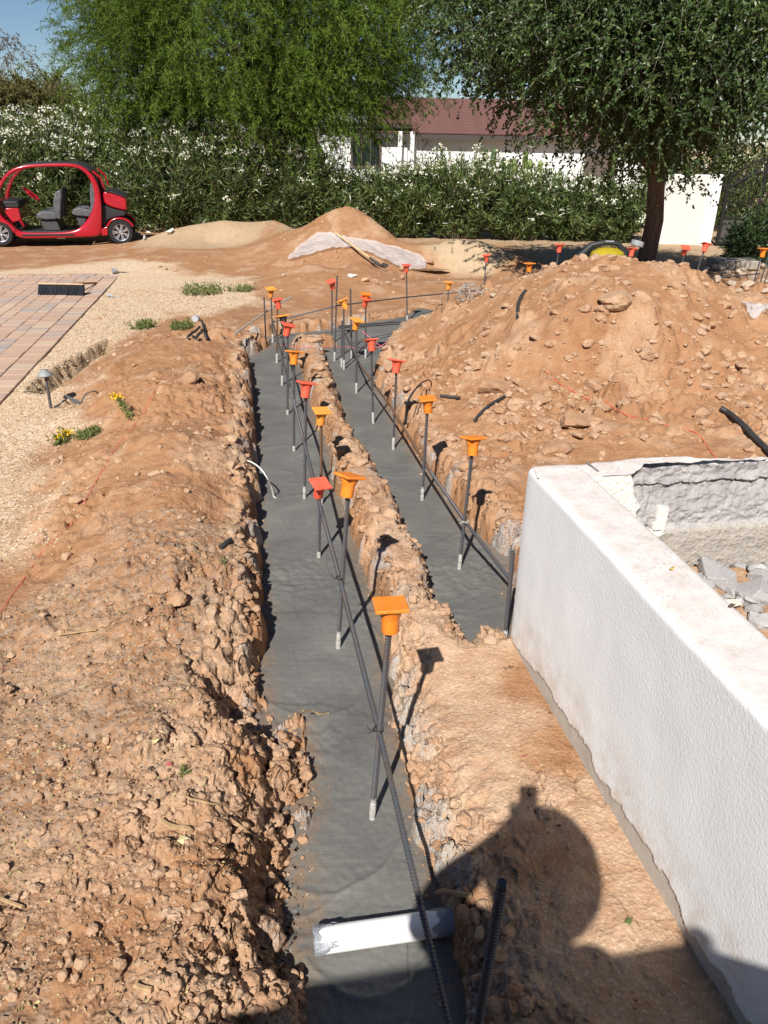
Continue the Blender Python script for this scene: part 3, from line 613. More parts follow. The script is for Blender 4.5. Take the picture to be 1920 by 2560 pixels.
CLODS = [  # px, py, width in px, height guess, label
 (1233, 976, 110, .3, 'largest rounded orange boulder at the foot of the big soil pile'), (1302, 957, 46, .35, 'round orange clod just right of the largest boulder on the pile'),
 (1298, 1018, 74, .3, 'smooth orange boulder below the round clod near the red string'), (1245, 1030, 44, .27, 'small wedge of soil under the largest boulder beside the black tube'),
 (1351, 1000, 50, .33, 'flat orange clod right of the smooth boulder'), (1389, 972, 42, .36, 'angular clod beside the red string high on the pile foot'),
 (1484, 968, 62, .42, 'pale pointed clod midway up the big soil pile'), (1439, 1060, 125, .33, 'long flat slab of soil low on the big pile'),
 (1511, 1022, 58, .4, 'dark hollow backed clod touching the red string'), (1450, 1090, 46, .32, 'small clod under the long flat slab'),
 (1557, 1012, 45, .42, 'square clod right of the red string on the pile'), (1389, 1130, 80, .25, 'broad clod of soil just above the wall coping'),
 (1541, 758, 112, .98, 'huge pale block of soil high on the big pile'), (1465, 775, 36, .9, 'leaning dark sided clod left of the huge pale block'),
 (1617, 885, 58, .7, 'overhanging clod with a black shadow in the middle of the pile'), (1342, 847, 46, .66, 'flat clod on the left shoulder of the big pile'),
 (1473, 862, 42, .76, 'medium clod on the open face of the big pile'), (1741, 796, 36, .9, 'upright clod on the right half of the pile'),
 (1777, 815, 32, .85, 'twin of the upright clod a step lower'), (1857, 919, 62, .58, 'flat clod above the thick black tube'), (1853, 986, 42, .48, 'small pair of clods left of the thick black tube'),
 (1811, 966, 32, .52, 'knobbly small clod left of the tube end'), (1874, 1123, 38, .35, 'half buried clod under the thick black tube'),
 (1456, 650, 34, 1.18, 'first clod on the crest of the pile before the yellow compressor'), (1501, 640, 22, 1.22, 'pointed clod on the crest in front of the compressor'), (1530, 646, 30, 1.22, 'tallest clod on the pile crest right of the compressor handle'),
 (788, 857, 56, .24, 'tan boulder at the far end of the ridge between the trenches'), (760, 905, 40, .24, 'clod on the ridge behind the tan boulder'), (790, 925, 44, .24, 'broken clod on the ridge with cement on it'), (815, 960, 50, .24, 'wide clod on the narrow far ridge'),
 (800, 1070, 36, .24, 'clod on the ridge beside the orange cap'), (850, 1130, 44, .25, 'lump on the ridge left of the shadow'), (905, 1160, 38, .25, 'round lump on the right edge of the ridge'), (930, 1225, 46, .26, 'crumbly lump in the middle of the ridge'), (975, 1290, 44, .26, 'large lump on the ridge beside the cap shadow'),
 (910, 1320, 40, .26, 'lump at the left edge of the ridge above the tall rebar'), (1000, 1420, 38, .26, 'lump on the ridge near the right trench'), (1035, 1500, 34, .26, 'last lump on the ridge before the soil strip'), (1120, 1570, 40, .24, 'lump at the near end of the right trench'), (1225, 1605, 42, .24, 'clods heaped where the right trench meets the white wall'),
 (477, 950, 82, .46, 'flat pale slab of hard soil casting a deep shadow on the left mound'), (444, 1502, 66, .35, 'big round stone of soil in the middle of the left mound'), (405, 1478, 34, .34, 'small clod at the left side of the big round stone'),
 (229, 1408, 40, .24, 'pale clod beside the red string'), (169, 1394, 38, .2, 'rounded pale clod left of the red string'), (142, 1322, 32, .16, 'small clod at the upper end of the red string'), (527, 1608, 46, .27, 'clod above the cracked shelf of the left bank'),
 (568, 1600, 28, .26, 'dark side clod next to the trench edge'), (328, 1708, 28, .26, 'small round clod below the big stone'), (440, 1637, 30, .3, 'pale upright clod below the big stone'),
 (211, 1953, 30, .24, 'small clod with a long shadow on the near left ground'), (211, 2042, 50, .24, 'large pale clod on the near left ground'), (376, 1943, 34, .28, 'clod beside the reddish leaf'), (151, 2178, 48, .25, 'large clod near the left edge of the picture'),
 (157, 2246, 34, .24, 'clod just below the large one at left'), (14, 2304, 46, .24, 'clod cut by the left picture edge'), (591, 2522, 38, .3, 'tall clod at the edge of the wall shadow'), (545, 2086, 26, .28, 'cream rounded pebble on the near bank'),
 (698, 2122, 28, .16, 'round brown stone on the slipped bank'), (609, 1790, 28, .22, 'clod in the dark crack of the near bank'), (98, 1994, 30, .22, 'pale clod near the left edge'), (388, 2110, 42, .28, 'clod above the bleached stick'), (724, 2082, 40, .1, 'crumbling clod at the edge of the wet concrete'),
 (1052, 2130, 34, .05, 'clod lying against the right side of the near trench'), (1027, 2000, 20, .02, 'small orange stone on wet concrete beside the long rebar'), (968, 2190, 22, .02, 'orange stone alone on the wet concrete'), (1120, 2325, 24, .03, 'stone under the taped end of the pipe'), (742, 2220, 46, .05, 'damp red clod at the left edge of the near concrete'), (735, 2330, 44, .05, 'damp red clod beside the open end of the pipe'),
 (249, 797, 17, .02, 'single stone on the pale gravel beside the paving')]
for i, (px, py, wd, zg, lab) in enumerate(CLODS):
    p = place_at(px, py, zg); s = wd / 2 / pixm(p); me = _clod_meshes[i % 7]
    o = link('soil_clod', me, None, (p[0], p[1], p[2] + s * .12)); o.scale = (s, s * random.uniform(.8, 1.1), s * random.uniform(.7, .95) * (.55 if 'flat' in lab or 'slab' in lab else 1))
    o.rotation_euler = (random.uniform(-.3, .3), random.uniform(-.3, .3), random.uniform(0, 6.28)); tag(o, lab, 'soil clod' if 'stone' not in lab and 'pebble' not in lab and 'boulder' not in lab else 'rock', 'clods lying on the dug soil')
M_STONE = plain('pale_stone', (.40, .31, .23), .9, .2, .25, 9, .4)
ROCKS = [(1787, 672, 34), (1812, 690, 34), (1838, 664, 30), (1850, 690, 46), (1873, 668, 34), (1880, 695, 40), (1905, 668, 32), (1790, 702, 34), (1830, 712, 36), (1868, 716, 36), (1908, 706, 34), (1762, 672, 20), (1846, 728, 26), (1915, 730, 26)]
_rl = ['leftmost rounded white rock of the rock heap', 'cream rock beside the leftmost white one', 'grey brown rock at the back left of the heap', 'long cream rock lying across the heap', 'large brown topped rock at the back of the heap', 'wide flat pale rock in the heap middle', 'tall pale rock at the back right beside the capped rebar', 'low pale rock in front of the white one', 'flat rock at the front of the heap above the lying rebar', 'pale rock left of the rebar cluster', 'rock right of the rebar cluster', 'small grey rock in shade left of the heap', 'small rock under the lying rebar', 'rock cut by the right picture edge']
_rm = [rock_mesh('rock', 50 + i, 2, .9, .8, M_STONE, .05) for i in range(6)]
for i, (px, py, wd) in enumerate(ROCKS):
    p = place_at(px, py + 4, .15); s = wd / 2 / pixm(p) * 1.05
    o = link('rock', _rm[i % 6], None, (p[0], p[1], p[2] + s * .45)); o.scale = (s, s * .8, s * .75); o.rotation_euler = (random.uniform(-.3, .3), random.uniform(-.3, .3), random.uniform(0, 6.28))
    tag(o, _rl[i], 'rock', 'rocks heaped at the right edge of the yard')
for px, py, wd, lab in ((1007, 676, 32, 'orange stone at the right corner of the plastic sheet'), (1005, 697, 26, 'squared stone below the plastic sheet beside the puddle'), (938, 708, 26, 'brown stone beside the shovel blade'), (969, 709, 18, 'small pale stone beside the shovel blade'), (913, 704, 24, 'flat stone left of the shovel blade'), (985, 702, 16, 'smallest stone by the puddle'), (1074, 660, 30, 'stone at the puddle edge right of the plastic'),
                         (399, 668, 14, 'left of three stones on the far bare soil'), (414, 674, 16, 'middle one of three stones on the far bare soil'), (439, 678, 17, 'right of three stones on the far bare soil'), (1232, 742, 26, 'pale stone at the foot of the tall red capped rebar'), (1090, 762, 38, 'orange stone above the dark concrete at the trench corner'), (709, 690, 14, 'pale flat stone left of the plastic sheet')):
    p = place_at(px, py, .08); s = wd / 2 / pixm(p); o = link('rock', _rm[random.randrange(6)].copy(), None, (p[0], p[1], p[2] + s * .35)); o.data.materials.clear(); o.data.materials.append(M_CLOD if 'pale' not in lab else M_STONE)
    o.scale = (s, s * .8, s * .7); o.rotation_euler = (0, 0, random.uniform(0, 6.28)); tag(o, lab, 'rock', 'stones scattered on the far soil')
def hull_mesh(name, seed, mat, n=15):
    rg = np.random.default_rng(seed); bm = bmesh.new()
    for p in rg.uniform(-1, 1, (n, 3)): bm.verts.new(p * np.array([1, 1, .8]))
    r = bmesh.ops.convex_hull(bm, input=bm.verts); bmesh.ops.delete(bm, geom=[v for v in bm.verts if not v.link_faces], context='VERTS')
    bmesh.ops.bevel(bm, geom=bm.edges[:], offset=.035, segments=1, affect='EDGES')
    me = bpy.data.meshes.new(name); bm.to_mesh(me); bm.free(); me.materials.append(mat); return me
# concrete rubble inside the planter
M_RUB = plain('rubble', (.36, .345, .34), .95, .15, .3, 14, .6)
M_RUBW = plain('rubble_stucco', (.72, .69, .60), .9, .15, .08, 30, .3)
RUB = [(1790, 1370, 60, 0, 'flat tan topped rubble slab under the broken wall face'), (1800, 1425, 90, 0, 'largest grey rubble slab in the planter'), (1757, 1398, 26, 0, 'narrow rubble piece standing on edge at the wall'), (1862, 1388, 40, 0, 'grey rubble block left of the dark gap'), (1905, 1365, 50, 0, 'upper rubble block at the right picture edge'), (1905, 1415, 56, 0, 'rounded rubble block at the right picture edge'), (1888, 1468, 70, 0, 'rubble slab with a cream painted edge'), (1845, 1450, 40, 0, 'small broken rubble wedge in the planter middle'), (1780, 1440, 50, 0, 'rubble chunk touching the front wall coping'), (1822, 1490, 58, 1, 'white flake of stucco leaning on the coping'), (1890, 1500, 44, 0, 'low rubble piece lying on the planter soil'), (1841, 1378, 22, 1, 'tiny white stucco chip on the rubble'), (1722, 1368, 18, 1, 'thin white stucco chip near the wall corner')]
for i, (px, py, wd, wh, lab) in enumerate(RUB):
    p = at(px, py, .68); s = wd / 2 / pixm(p) * 1.2; me = hull_mesh('rubble_chunk', 300 + i, M_RUBW if wh else M_RUB)
    o = link('rubble_chunk', me, None, (p[0], p[1], soil1(p[0], p[1]) + s * .35)); o.scale = (s * 1.15, s * .95, s * (.75 if not wh else .25)); o.rotation_euler = (random.uniform(-.35, .35), random.uniform(-.3, .3), random.uniform(0, 6.28)); tag(o, lab, 'rubble', 'concrete rubble inside the planter')

# loose crumbs, one mass
def crumbs(name, N, r0, r1, s_lo, s_hi, seed, sub, dens, sit=.3):
    rg = np.random.default_rng(seed); n = N * 4
    r = r0 * (r1 / r0) ** rg.random(n); a = rg.uniform(-.72, .72, n); x = np.sin(a) * r; y = np.cos(a) * r
    z, at_, zone, t = soil(x, y, True)
    wgt = dens(x, y, at_, zone, t); keep = rg.random(n) < wgt
    x, y, z, t = x[keep][:N], y[keep][:N], z[keep][:N], t[keep][:N]; n = len(x)
    z = np.where(t < .0, np.maximum(z, .0), z)
    s = s_lo * (s_hi / s_lo) ** (rg.random(n) ** 2.6); s = s * np.where(t < 0, .6, 1)
    base = [rock_mesh('tmp', seed + i, sub, .9, .7, None, .34) for i in range(8)]
    Vs = []; Fs = []; nb = 0
    bv = [np.array([v.co[:] for v in b.vertices]) for b in base]; bf = [np.array([p.vertices[:] for p in b.polygons]) for b in base]
    for b in base: bpy.data.meshes.remove(b)
    k = rg.integers(0, 8, n); an = rg.uniform(0, 6.28, n); tl = rg.uniform(-.5, .5, n)
    for j in range(8):
        m = k == j; c, sn = np.cos(an[m]), np.sin(an[m]); P = bv[j][None] * s[m][:, None, None]
        ct, stt = np.cos(tl[m])[:, None], np.sin(tl[m])[:, None]; py_ = P[..., 1] * ct - P[..., 2] * stt; pz_ = P[..., 1] * stt + P[..., 2] * ct
        Q = np.stack([P[..., 0] * c[:, None] - py_ * sn[:, None] + x[m][:, None], P[..., 0] * sn[:, None] + py_ * c[:, None] + y[m][:, None], pz_ + (z[m] + s[m] * sit)[:, None]], -1)
        Vs.append(Q.reshape(-1, 3)); Fs.append((bf[j][None] + (np.arange(m.sum()) * len(bv[j]))[:, None, None] + nb).reshape(-1, 3)); nb += len(Vs[-1])
    return tag(mesh_np(name, np.concatenate(Vs), np.concatenate(Fs), M_CLOD, None, None, False), kind='stuff')
def dens_soil(x, y, a, zone, t):
    cl = np.clip(.5 + 1.3 * fbm(x, y, 1.6, 3, 301), .06, 1)
    d = np.where(np.isin(zone, (1, 2, 3)), .9, .25) * cl
    d = np.where((x < -.1) & (y < 3.4), cl, d); d = np.where((x > .05) & (y < 3.3), .13 * cl, d)
    d = d * (1 - .9 * a['gravel']) * (1 - .8 * a['sand']); d = np.where((t < .12) & (t > 0), .9, d)
    d = np.where(t <= 0, .25 * sstep(-.10, 0, t), d); d = d * (poly_sd(x, y, PLANT) > .25) * (poly_sd(x, y, Z_DRIVE) > .1)
    return d
crumbs('loose_soil_crumbs', 26000, 1.1, 7, .0015, .006, 401, 1, dens_soil)
crumbs('loose_soil_lumps', 2600, 1.2, 12, .006, .026, 402, 2, dens_soil)
crumbs('far_soil_lumps', 9000, 4.6, 19, .010, .06, 403, 1, lambda x, y, a, zone, t: np.where(np.isin(zone, (1, 3)), .9, .12) * np.clip(.4 + fbm(x, y, 1.2, 3, 305), .05, 1) * (1 - a['gravel']) * (t > .1) * (poly_sd(x, y, Z_DRIVE) > .2), .05)

crumbs('pile_clods', 1400, 4.4, 10.5, .018, .09, 404, 2, lambda x, y, a, zone, t: (zone == 1) * np.clip(.35 + 1.2 * fbm(x, y, 1.0, 3, 309), .05, 1) * (t > .05), -.05)
crumbs('bank_clods', 5200, 1.3, 9.5, .010, .038, 405, 2, lambda x, y, a, zone, t: ((t > -.012) & (t < .13)) * np.clip(.5 + fbm(x, y, 3.0, 3, 311), .1, 1) * np.where((x > 0) & (y < 3), .35, 1) * 1.0)

crumbs('rubble_bits', 520, 2.2, 4.2, .010, .075, 406, 2, lambda x, y, a, zone, t: (poly_sd(x, y, PLANT) < -.06) * (y > 1.6) * 1.0)
bpy.data.objects['rubble_bits'].data.materials[0] = M_RUB
# ================================================================ reinforcing bars, caps
def steel(name, c, rough, rust):
    m = Mat(name, rough, .5); a = m.noise(6, 5, .6); b = m.noise(90, 4, .6)
    col = m.mix(m.ramp(a, [(.45, 0), (.62, rust)]), c, (.16, .075, .035)); col = m.mix(.5, col, m.ramp(b, [(.3, .4), (.7, .6)]), 'OVERLAY')
    m.base(col); m.b.inputs['Metallic'].default_value = .35; m.bump(b, .3, .001); return m.m
M_STEEL = steel('rebar_steel', (.085, .09, .10), .5, .35); M_RUST = steel('rusty_rebar', (.14, .085, .05), .65, .9)
M_CEM = plain('dried_cement', (.42, .41, .385), .95, .1, .3, 60, .6)
def plastic(name, c):
    m = Mat(name, .42, .4); a = m.noise(14, 5, .6); c = np.array(c)
    m.base(m.mix(m.ramp(m.noise(45, 5, .7), [(.5, 0), (.72, .35)]), m.ramp(a, [(.35, tuple(c * .86)), (.7, tuple(np.minimum(c * 1.1, 1)))]), (.42, .28, .18)))
    m.b.inputs['Subsurface Weight'].default_value = .12; m.b.inputs['Subsurface Radius'].default_value = (.02, .006, .002); m.b.inputs['Subsurface Scale'].default_value = .3
    return m.m
M_OR = plastic('orange_plastic', (.83, .235, .022)); M_RED = plastic('salmon_plastic', (.80, .115, .062)); M_LOR = plastic('light_orange_plastic', (.86, .33, .05)); M_BLKP = plastic('black_plastic', (.03, .03, .035))
def bar_mesh(mb, A, B, r=.0088, ribs=True, n=8):
    A = np.array(A, float); B = np.array(B, float); L = np.linalg.norm(B - A); t = (B - A) / L
    u = np.cross(t, [0, 0, 1.0]); u = np.cross(t, [1.0, 0, 0]) if np.linalg.norm(u) < .1 else u; u /= np.linalg.norm(u); v = np.cross(t, u)
    if ribs:
        st = .011; k = int(L / st); ss = []
        for i in range(k):
            ss += [(i * st, r), (i * st + .0052, r), (i * st + .0066, r * 1.27), (i * st + .0092, r * 1.27)]
        ss.append((L, r))
    else: ss = [(0, r), (L, r)] if L < 1.2 else [(q, r) for q in np.linspace(0, L, 8)]
    an = np.arange(n) * 2 * math.pi / n
    V = []
    for s, rr in ss:
        sk = .55 * r * np.sin(an) if ribs and 0 < s < L else 0 * an
        V += list(A[None] + (s + sk)[:, None] * t[None] + rr * (np.cos(an)[:, None] * u + np.sin(an)[:, None] * v))
    m = len(ss); Fs = [(i * n + q, i * n + (q + 1) % n, (i + 1) * n + (q + 1) % n, (i + 1) * n + q) for i in range(m - 1) for q in range(n)]
    Fs += [tuple(range(n - 1, -1, -1)), tuple(range((m - 1) * n, m * n))]
    mb.add(V, Fs); return mb
def rebar(A, B, label, group=None, mat=None, splash=.12, r=.0088):
    A = np.array(A, float); B = np.array(B, float)
    o = empty('rebar', A, 0, label, 'rebar', group); t = (B - A) / np.linalg.norm(B - A)
    bar_mesh(MB(), (0, 0, 0) - t * .03, B - A, r, A[1] < 5.2).build('bar', mat or M_STEEL, o)
    if splash:
        mb = MB(); n = 14; mb.tube([t * (splash * i / n - .01) for i in range(n + 1)], [r * (1.22 + .22 * random.random()) * (1 if i < n - 2 else .92) for i in range(n + 1)], 8); mb.build('cement_crust', M_CEM, o, True)
    return o
_cap_me = {}
def cap_meshes():
    mb = MB(); mb.box((0, 0, .032), (.106, .106, .012), None, .003); plate = mb.mesh('plate', None, False)
    mb = MB(); mb.lathe([(.0135, -.062), (.027, -.062), (.029, -.058), (.0285, -.018), (.030, -.010), (.044, .0262), (.044, .0258), (.0, .0255)], 20, None, False); col = mb.mesh('collar', None, True)
    return plate, col
def cap(P, label, mat, tilt=(0, 0), yaw=0, t=(0, 0, 1), sc=1.0, colmat=None):
    o = empty('rebar_protector', np.array(P) - np.array(t) * .03, 0, label, 'rebar cap', 'plastic caps on the upright rebar')
    q = Vector([float(v) for v in t]).to_track_quat('Z', 'Y').to_matrix() @ Matrix.Rotation(tilt[0], 3, 'X') @ Matrix.Rotation(tilt[1], 3, 'Y') @ Matrix.Rotation(yaw, 3, 'Z')
    o.rotation_euler = q.to_euler(); o.scale = (sc, sc, sc)
    for nm, mm in (('plate', mat), ('collar', colmat or mat)):
        k = (nm, mm.name)
        if k not in _cap_me:
            me = cap_meshes()[0 if nm == 'plate' else 1]; me.materials.append(mm); _cap_me[k] = me
        link(nm, _cap_me[k], o)
    return o
R_ = math.radians
# base px, top px, base z, cap material (None: bare), tilt x, tilt y, yaw, words
BARS = [
 ((930, 2045), (978, 1515), 0, M_OR, -4, 6, 8, 'nearest in the left trench, standing by the long shadow', 'largest orange square cap, nearest to the white pipe'),
 ((845, 1620), (873, 1192), 0, M_OR, 6, 14, 38, 'second from the pipe in the left trench', 'orange cap second from the pipe, tilted to the right'),
 ((797, 1393), (799, 1208), 0, M_RED, 10, -12, 30, 'short one under the salmon cap with a hole', 'salmon cap with a small hole on the shortest upright'),
 ((761, 1248), (765, 958), 0, M_RED, 4, 12, 25, 'with whitened foot halfway along the left trench', 'salmon cap facing the ridge halfway along the left trench'),
 ((803, 1262), (803, 1027), 0, M_LOR, 5, -4, 20, 'rust brown one beside the ridge', 'light orange cap on the rust brown upright beside the ridge'),
 ((735, 1126), (735, 880), 0, M_OR, 2, 14, 35, 'under the wide orange cap at the tan boulder', 'wide orange cap in front of the tan boulder'),
 ((719, 1035), (719, 812), 0, M_RED, 12, 2, 20, 'under the salmon cap left of the tan boulder', 'bright salmon cap tipped towards the viewer'),
 ((705, 963), (708, 790), 0, M_LOR, -12, 8, 30, 'carrying the cap with a dark collar', 'orange cap with a black collar behind the bright salmon one'),
 ((692, 906), (694, 749), 0, M_RED, -14, 0, 10, 'rusty one at the far end of the left trench', 'dark red cap seen edge on at the far left'),
 ((682, 855), (677, 722), 0, M_LOR, 4, -8, 30, 'tallest at the far end of the left trench', 'farthest orange cap of the left trench'),
 ((665, 857), (660, 743), 0, None, 0, 0, 0, 'bare topped one at the far left corner of the wet concrete', ''),
 ((1148, 1422), (1184, 1096), 0, M_OR, -2, 12, 32, 'nearest in the right trench, close to the white wall', 'orange cap nearest to the white wall'),
 ((1055, 1250), (1070, 997), 0, M_OR, -6, 0, 8, 'second from the wall in the right trench', 'orange cap with a faded top, second from the wall'),
 ((983, 1123), (992, 902), 0, M_RED, 6, 14, 25, 'third from the wall in the right trench', 'pink red cap third from the wall'),
 ((933, 1058), (928, 850), 0, M_RED, 4, -16, 20, 'fourth from the wall in the right trench', 'pink cap splashed with white cement'),
 ((891, 982), (891, 800), 0, M_LOR, -14, 6, 35, 'fifth from the wall in the right trench', 'orange cap bent sideways beside the far crossing bars'),
 ((860, 923), (859, 750), 0, M_LOR, 24, -6, 28, 'one of the pair at the far crossing, capped', 'big light orange cap facing the viewer at the far crossing'),
 ((854, 918), (855, 802), 0, None, 0, 0, 0, 'shorter bare twin of the capped pair at the far crossing', ''),
 ((836, 902), (843, 690), 0, None, 0, 0, 0, 'tallest bare one at the far crossing', ''),
 ((830, 860), (830, 703), 0, M_RED, -10, -14, 30, 'behind the tallest bare one at the far crossing', 'red cap left of the tallest bare bar'),
 ((879, 895), (876, 722), 0, None, 0, 0, 0, 'thick bare one right of the big light orange cap', ''),
 ((914, 895), (914, 735), 0, M_OR, -6, 2, 15, 'carrying two stacked caps', 'orange cap stacked on top of a red one'),
 ((1018, 807), (1016, 663), 0, M_RED, -4, 3, 20, 'tall one in front of the plastic sheet', 'red cap in front of the plastic sheet end'),
 ((1118, 786), (1122, 706), .05, M_LOR, -4, 0, 40, 'standing by the heap of wires', 'small orange cap above the heap of wires'),
 ((1208, 746), (1216, 638), .06, M_RED, -8, -4, 10, 'tall one in front of the tan sand pile', 'red cap seen against the shaded sand pile'),
 ((1211, 744), (1216, 690), .06, None, 0, 0, 0, 'short bare one beside the tall bar at the sand pile', ''),
]
def base_far(px, py, D):   # bars whose feet are hidden behind the pile
    p = atD(px, py, D); return p
done = []
for i, (b, tpx, zb, cm, tx, ty, yw, lab, clab) in enumerate(BARS):
    A = at(b[0], b[1], zb); B = atD(tpx[0], tpx[1], A[1]); t = (B - A) / np.linalg.norm(B - A)
    mt = M_RUST if 'rust' in lab else M_STEEL
    rebar(A, B, 'upright steel rebar ' + lab, 'upright rebar in the wet concrete', mt, .11 if i not in (2, 5, 6) else .05)
    if cm:
        cap(B, clab, cm, (R_(tx), R_(ty)), R_(yw), t, colmat=M_BLKP if 'black collar' in clab else None)
        if 'stacked on top' in clab: cap(B - t * .045, 'red cap pushed under the orange one on the same bar', M_RED, (R_(-14), R_(10)), R_(40), t)
for tp, D, bx, cm, tx, ty, yw, lab, clab in (
 ((1324, 659), 9.4, -2, M_OR, -2, 2, 30, 'behind the left shoulder of the big pile', 'orange cap low over the left shoulder of the big pile'),
 ((1399, 612), 10.2, -4, M_RED, -4, 4, 15, 'behind the pile in front of the tree shade', 'salmon cap seen against the tree shade'),
 ((1581, 622), 10.0, -3, M_RED, 6, 12, 10, 'behind the pile left of the tree trunk', 'salmon cap holding a roll of grey tape'),
 ((1714, 618), 9.7, -5, M_RED, 0, -22, 0, 'behind the pile right of the tree trunk, leaning', 'red cap tilted to the left, right of the tree trunk'),
 ((1766, 610), 9.6, -19, M_RED, 4, 16, 0, 'leaning towards the gate behind the pile', 'red cap tilted to the right in front of the gate'),
 ((1910, 622), 9.5, -11, M_OR, -4, 3, 10, 'in the cluster at the rock heap', 'orange cap in the bar cluster at the rock heap')):
    B = atD(tp[0], tp[1], D); z0 = soil1(B[0], B[1]) - .02; sl = bx / 110.0
    A = np.array([B[0] + sl * (B[2] - z0) * .9, D, z0]); t = (B - A) / np.linalg.norm(B - A)
    rebar(A, B, 'upright steel rebar ' + lab, 'upright rebar behind the pile', None, 0)
    c_ = cap(B, clab, cm, (R_(tx), R_(ty)), R_(yw), t)
    if 'tape' in clab:
        ro = empty('tape_roll', B + np.array([.045, 0, .035]), 0, 'grey roll of duct tape sitting tilted on the salmon cap', 'tape roll'); ro.rotation_euler = (R_(-8), R_(14), 0)
        mb = MB(); mb.lathe([(.05, 0), (.078, 0), (.078, .058), (.05, .058), (.05, 0)], 28, None, False); mb.build('tape', plain('duct_tape', (.27, .28, .29), .35, .5, .15), ro, True)
        mb = MB(); mb.lathe([(.045, .002), (.0498, .002), (.0498, .056), (.045, .056), (.045, .002)], 28, None, False); mb.build('core', plain('cardboard', (.33, .24, .15), .9, .1), ro, True)
for k, (dx, dz) in enumerate(((.09, .10), (.16, .02))):
    B = atD(1910, 622, 9.6) + np.array([dx, .05 * k, dz]); A = np.array([B[0] - .10, B[1], soil1(B[0] - .1, B[1]) - .02])
    rebar(A, B, 'bare upright rebar %s in the cluster at the rock heap' % ('beside the orange cap' if k == 0 else 'at the right picture edge'), 'upright rebar behind the pile', None, 0)
# the bar against the wall and the one in the shade at the bottom
rebar(at(1261, 1612, 0), atD(1283, 1377, at(1261, 1612, 0)[1]), 'bare upright rebar leaning against the end of the white wall', None, None, .1)
rebar((.235, 1.10, 0), atD(1256, 2205, 1.04), 'bare upright rebar in the photographer\'s shadow at the bottom', None, None, .08, .0095)
# long lying bars
def lying(P, label, mat=None, r=.0088):
    P = [np.array(p, float) for p in P]; o = empty('rebar', P[0], 0, label, 'rebar', 'long bars tied along the trenches'); mb = MB()
    for a, b in zip(P[:-1], P[1:]): bar_mesh(mb, a - P[0], b - P[0], r, max(a[1], b[1]) < 7)
    mb.build('bar', mat or M_STEEL, o); return o
b1 = at(930, 2045, 0)[1]; b2 = at(845, 1620, 0)[1]; b4 = at(761, 1248, 0)[1]; b6 = at(735, 1126, 0)[1]; b7 = at(719, 1035, 0)[1]
n1 = atD(1052, 2265, 1.48)
lying([n1 + (n1 - atD(946, 1822, b1)) * 1.5, n1, atD(946, 1822, b1 + .02), atD(849, 1444, b2 + .03), atD(801, 1265, 3.95)], 'long bar running from the bottom edge over the pipe up the left trench')
lying([atD(812, 1310, 3.72), atD(758, 1096, b4), atD(734, 1000, b6), atD(722, 959, b7)], 'second long bar lapped onto the first halfway up the left trench')
lying([atD(728, 985, 6.1), atD(705, 890, 7.2), atD(680, 798, 9.15)], 'far bar of the left trench meeting the crossing bar')
lying([at(1276, 1450, .13), atD(1163, 1304, 3.88), atD(1066, 1164, 4.82)], 'bar from the white wall along the right trench to the second upright')
lying([atD(1075, 1178, 4.7), atD(978, 1018, 5.8), atD(893, 904, 7.35)], 'middle bar of the right trench, brown and half dried', M_RUST)
lying([atD(900, 912, 7.2), atD(862, 834, 8.5)], 'short far bar of the right trench ending at the crossing')
M_BARC = plain('cement_smeared_bar', (.33, .32, .30), .9, .1, .3, 30, .3)
lying([at(585, 836, .3), atD(660, 783, 9.1), atD(731, 740, 9.7)], 'whitish bar leaning from the left bank behind the far uprights', M_BARC)
lying([atD(678, 806, 9.2), atD(843, 764, 9.4), atD(1016, 743, 10.4), atD(1122, 733, 11.3), atD(1268, 718, 11.6)], 'long crossing bar from the left trench to the far soil')
lying([atD(848, 820, 8.8), atD(1064, 805, 9.9)], 'front one of the double bars over the far dark concrete')
lying([atD(846, 816, 8.9), atD(1054, 800, 10.0)], 'rear one of the double bars over the far dark concrete')
lying([atD(1764, 697, 9.0), atD(1900, 684, 9.3)], 'bar lying over the rocks at the right')
lying([atD(1796, 722, 8.7), atD(1880, 717, 8.8)], 'short bar lying on soil below the rock heap')
lying([atD(1902, 717, 8.9), atD(1990, 715, 9.0)], 'bar lying below the rocks at the right picture edge')
# tie wires
M_WIRE = plain('tie_wire', (.03, .03, .032), .5, .4)
for (P, lab) in ((atD(946, 1822, b1), 'twist of black tie wire where the long bar meets the nearest upright'), (atD(849, 1444, b2), 'twist of tie wire on the second upright of the left trench'), (atD(1163, 1304, 3.86), 'cement covered tie wire on the upright by the wall')):
    mb = MB()
    for k in range(3): mb.tube([P + .018 * np.array([math.cos(a + k), math.sin(a + k) * .9, .35 * math.sin(2 * a + k)]) for a in np.linspace(0, 5.5, 12)], .0017, 5)
    mb.tube([P + np.array([-.012, -.01, 0]), P + np.array([-.03, -.02, .012]), P + np.array([-.038, -.02, .03])], .0017, 5); mb.tube([P + np.array([-.012, -.01, 0]), P + np.array([-.035, -.015, -.006])], .0017, 5)
    o = mb.build('tie_wire', M_WIRE if 'black' in lab or 'second' in lab else M_CEM, None, True); tag(o, lab, 'wire')

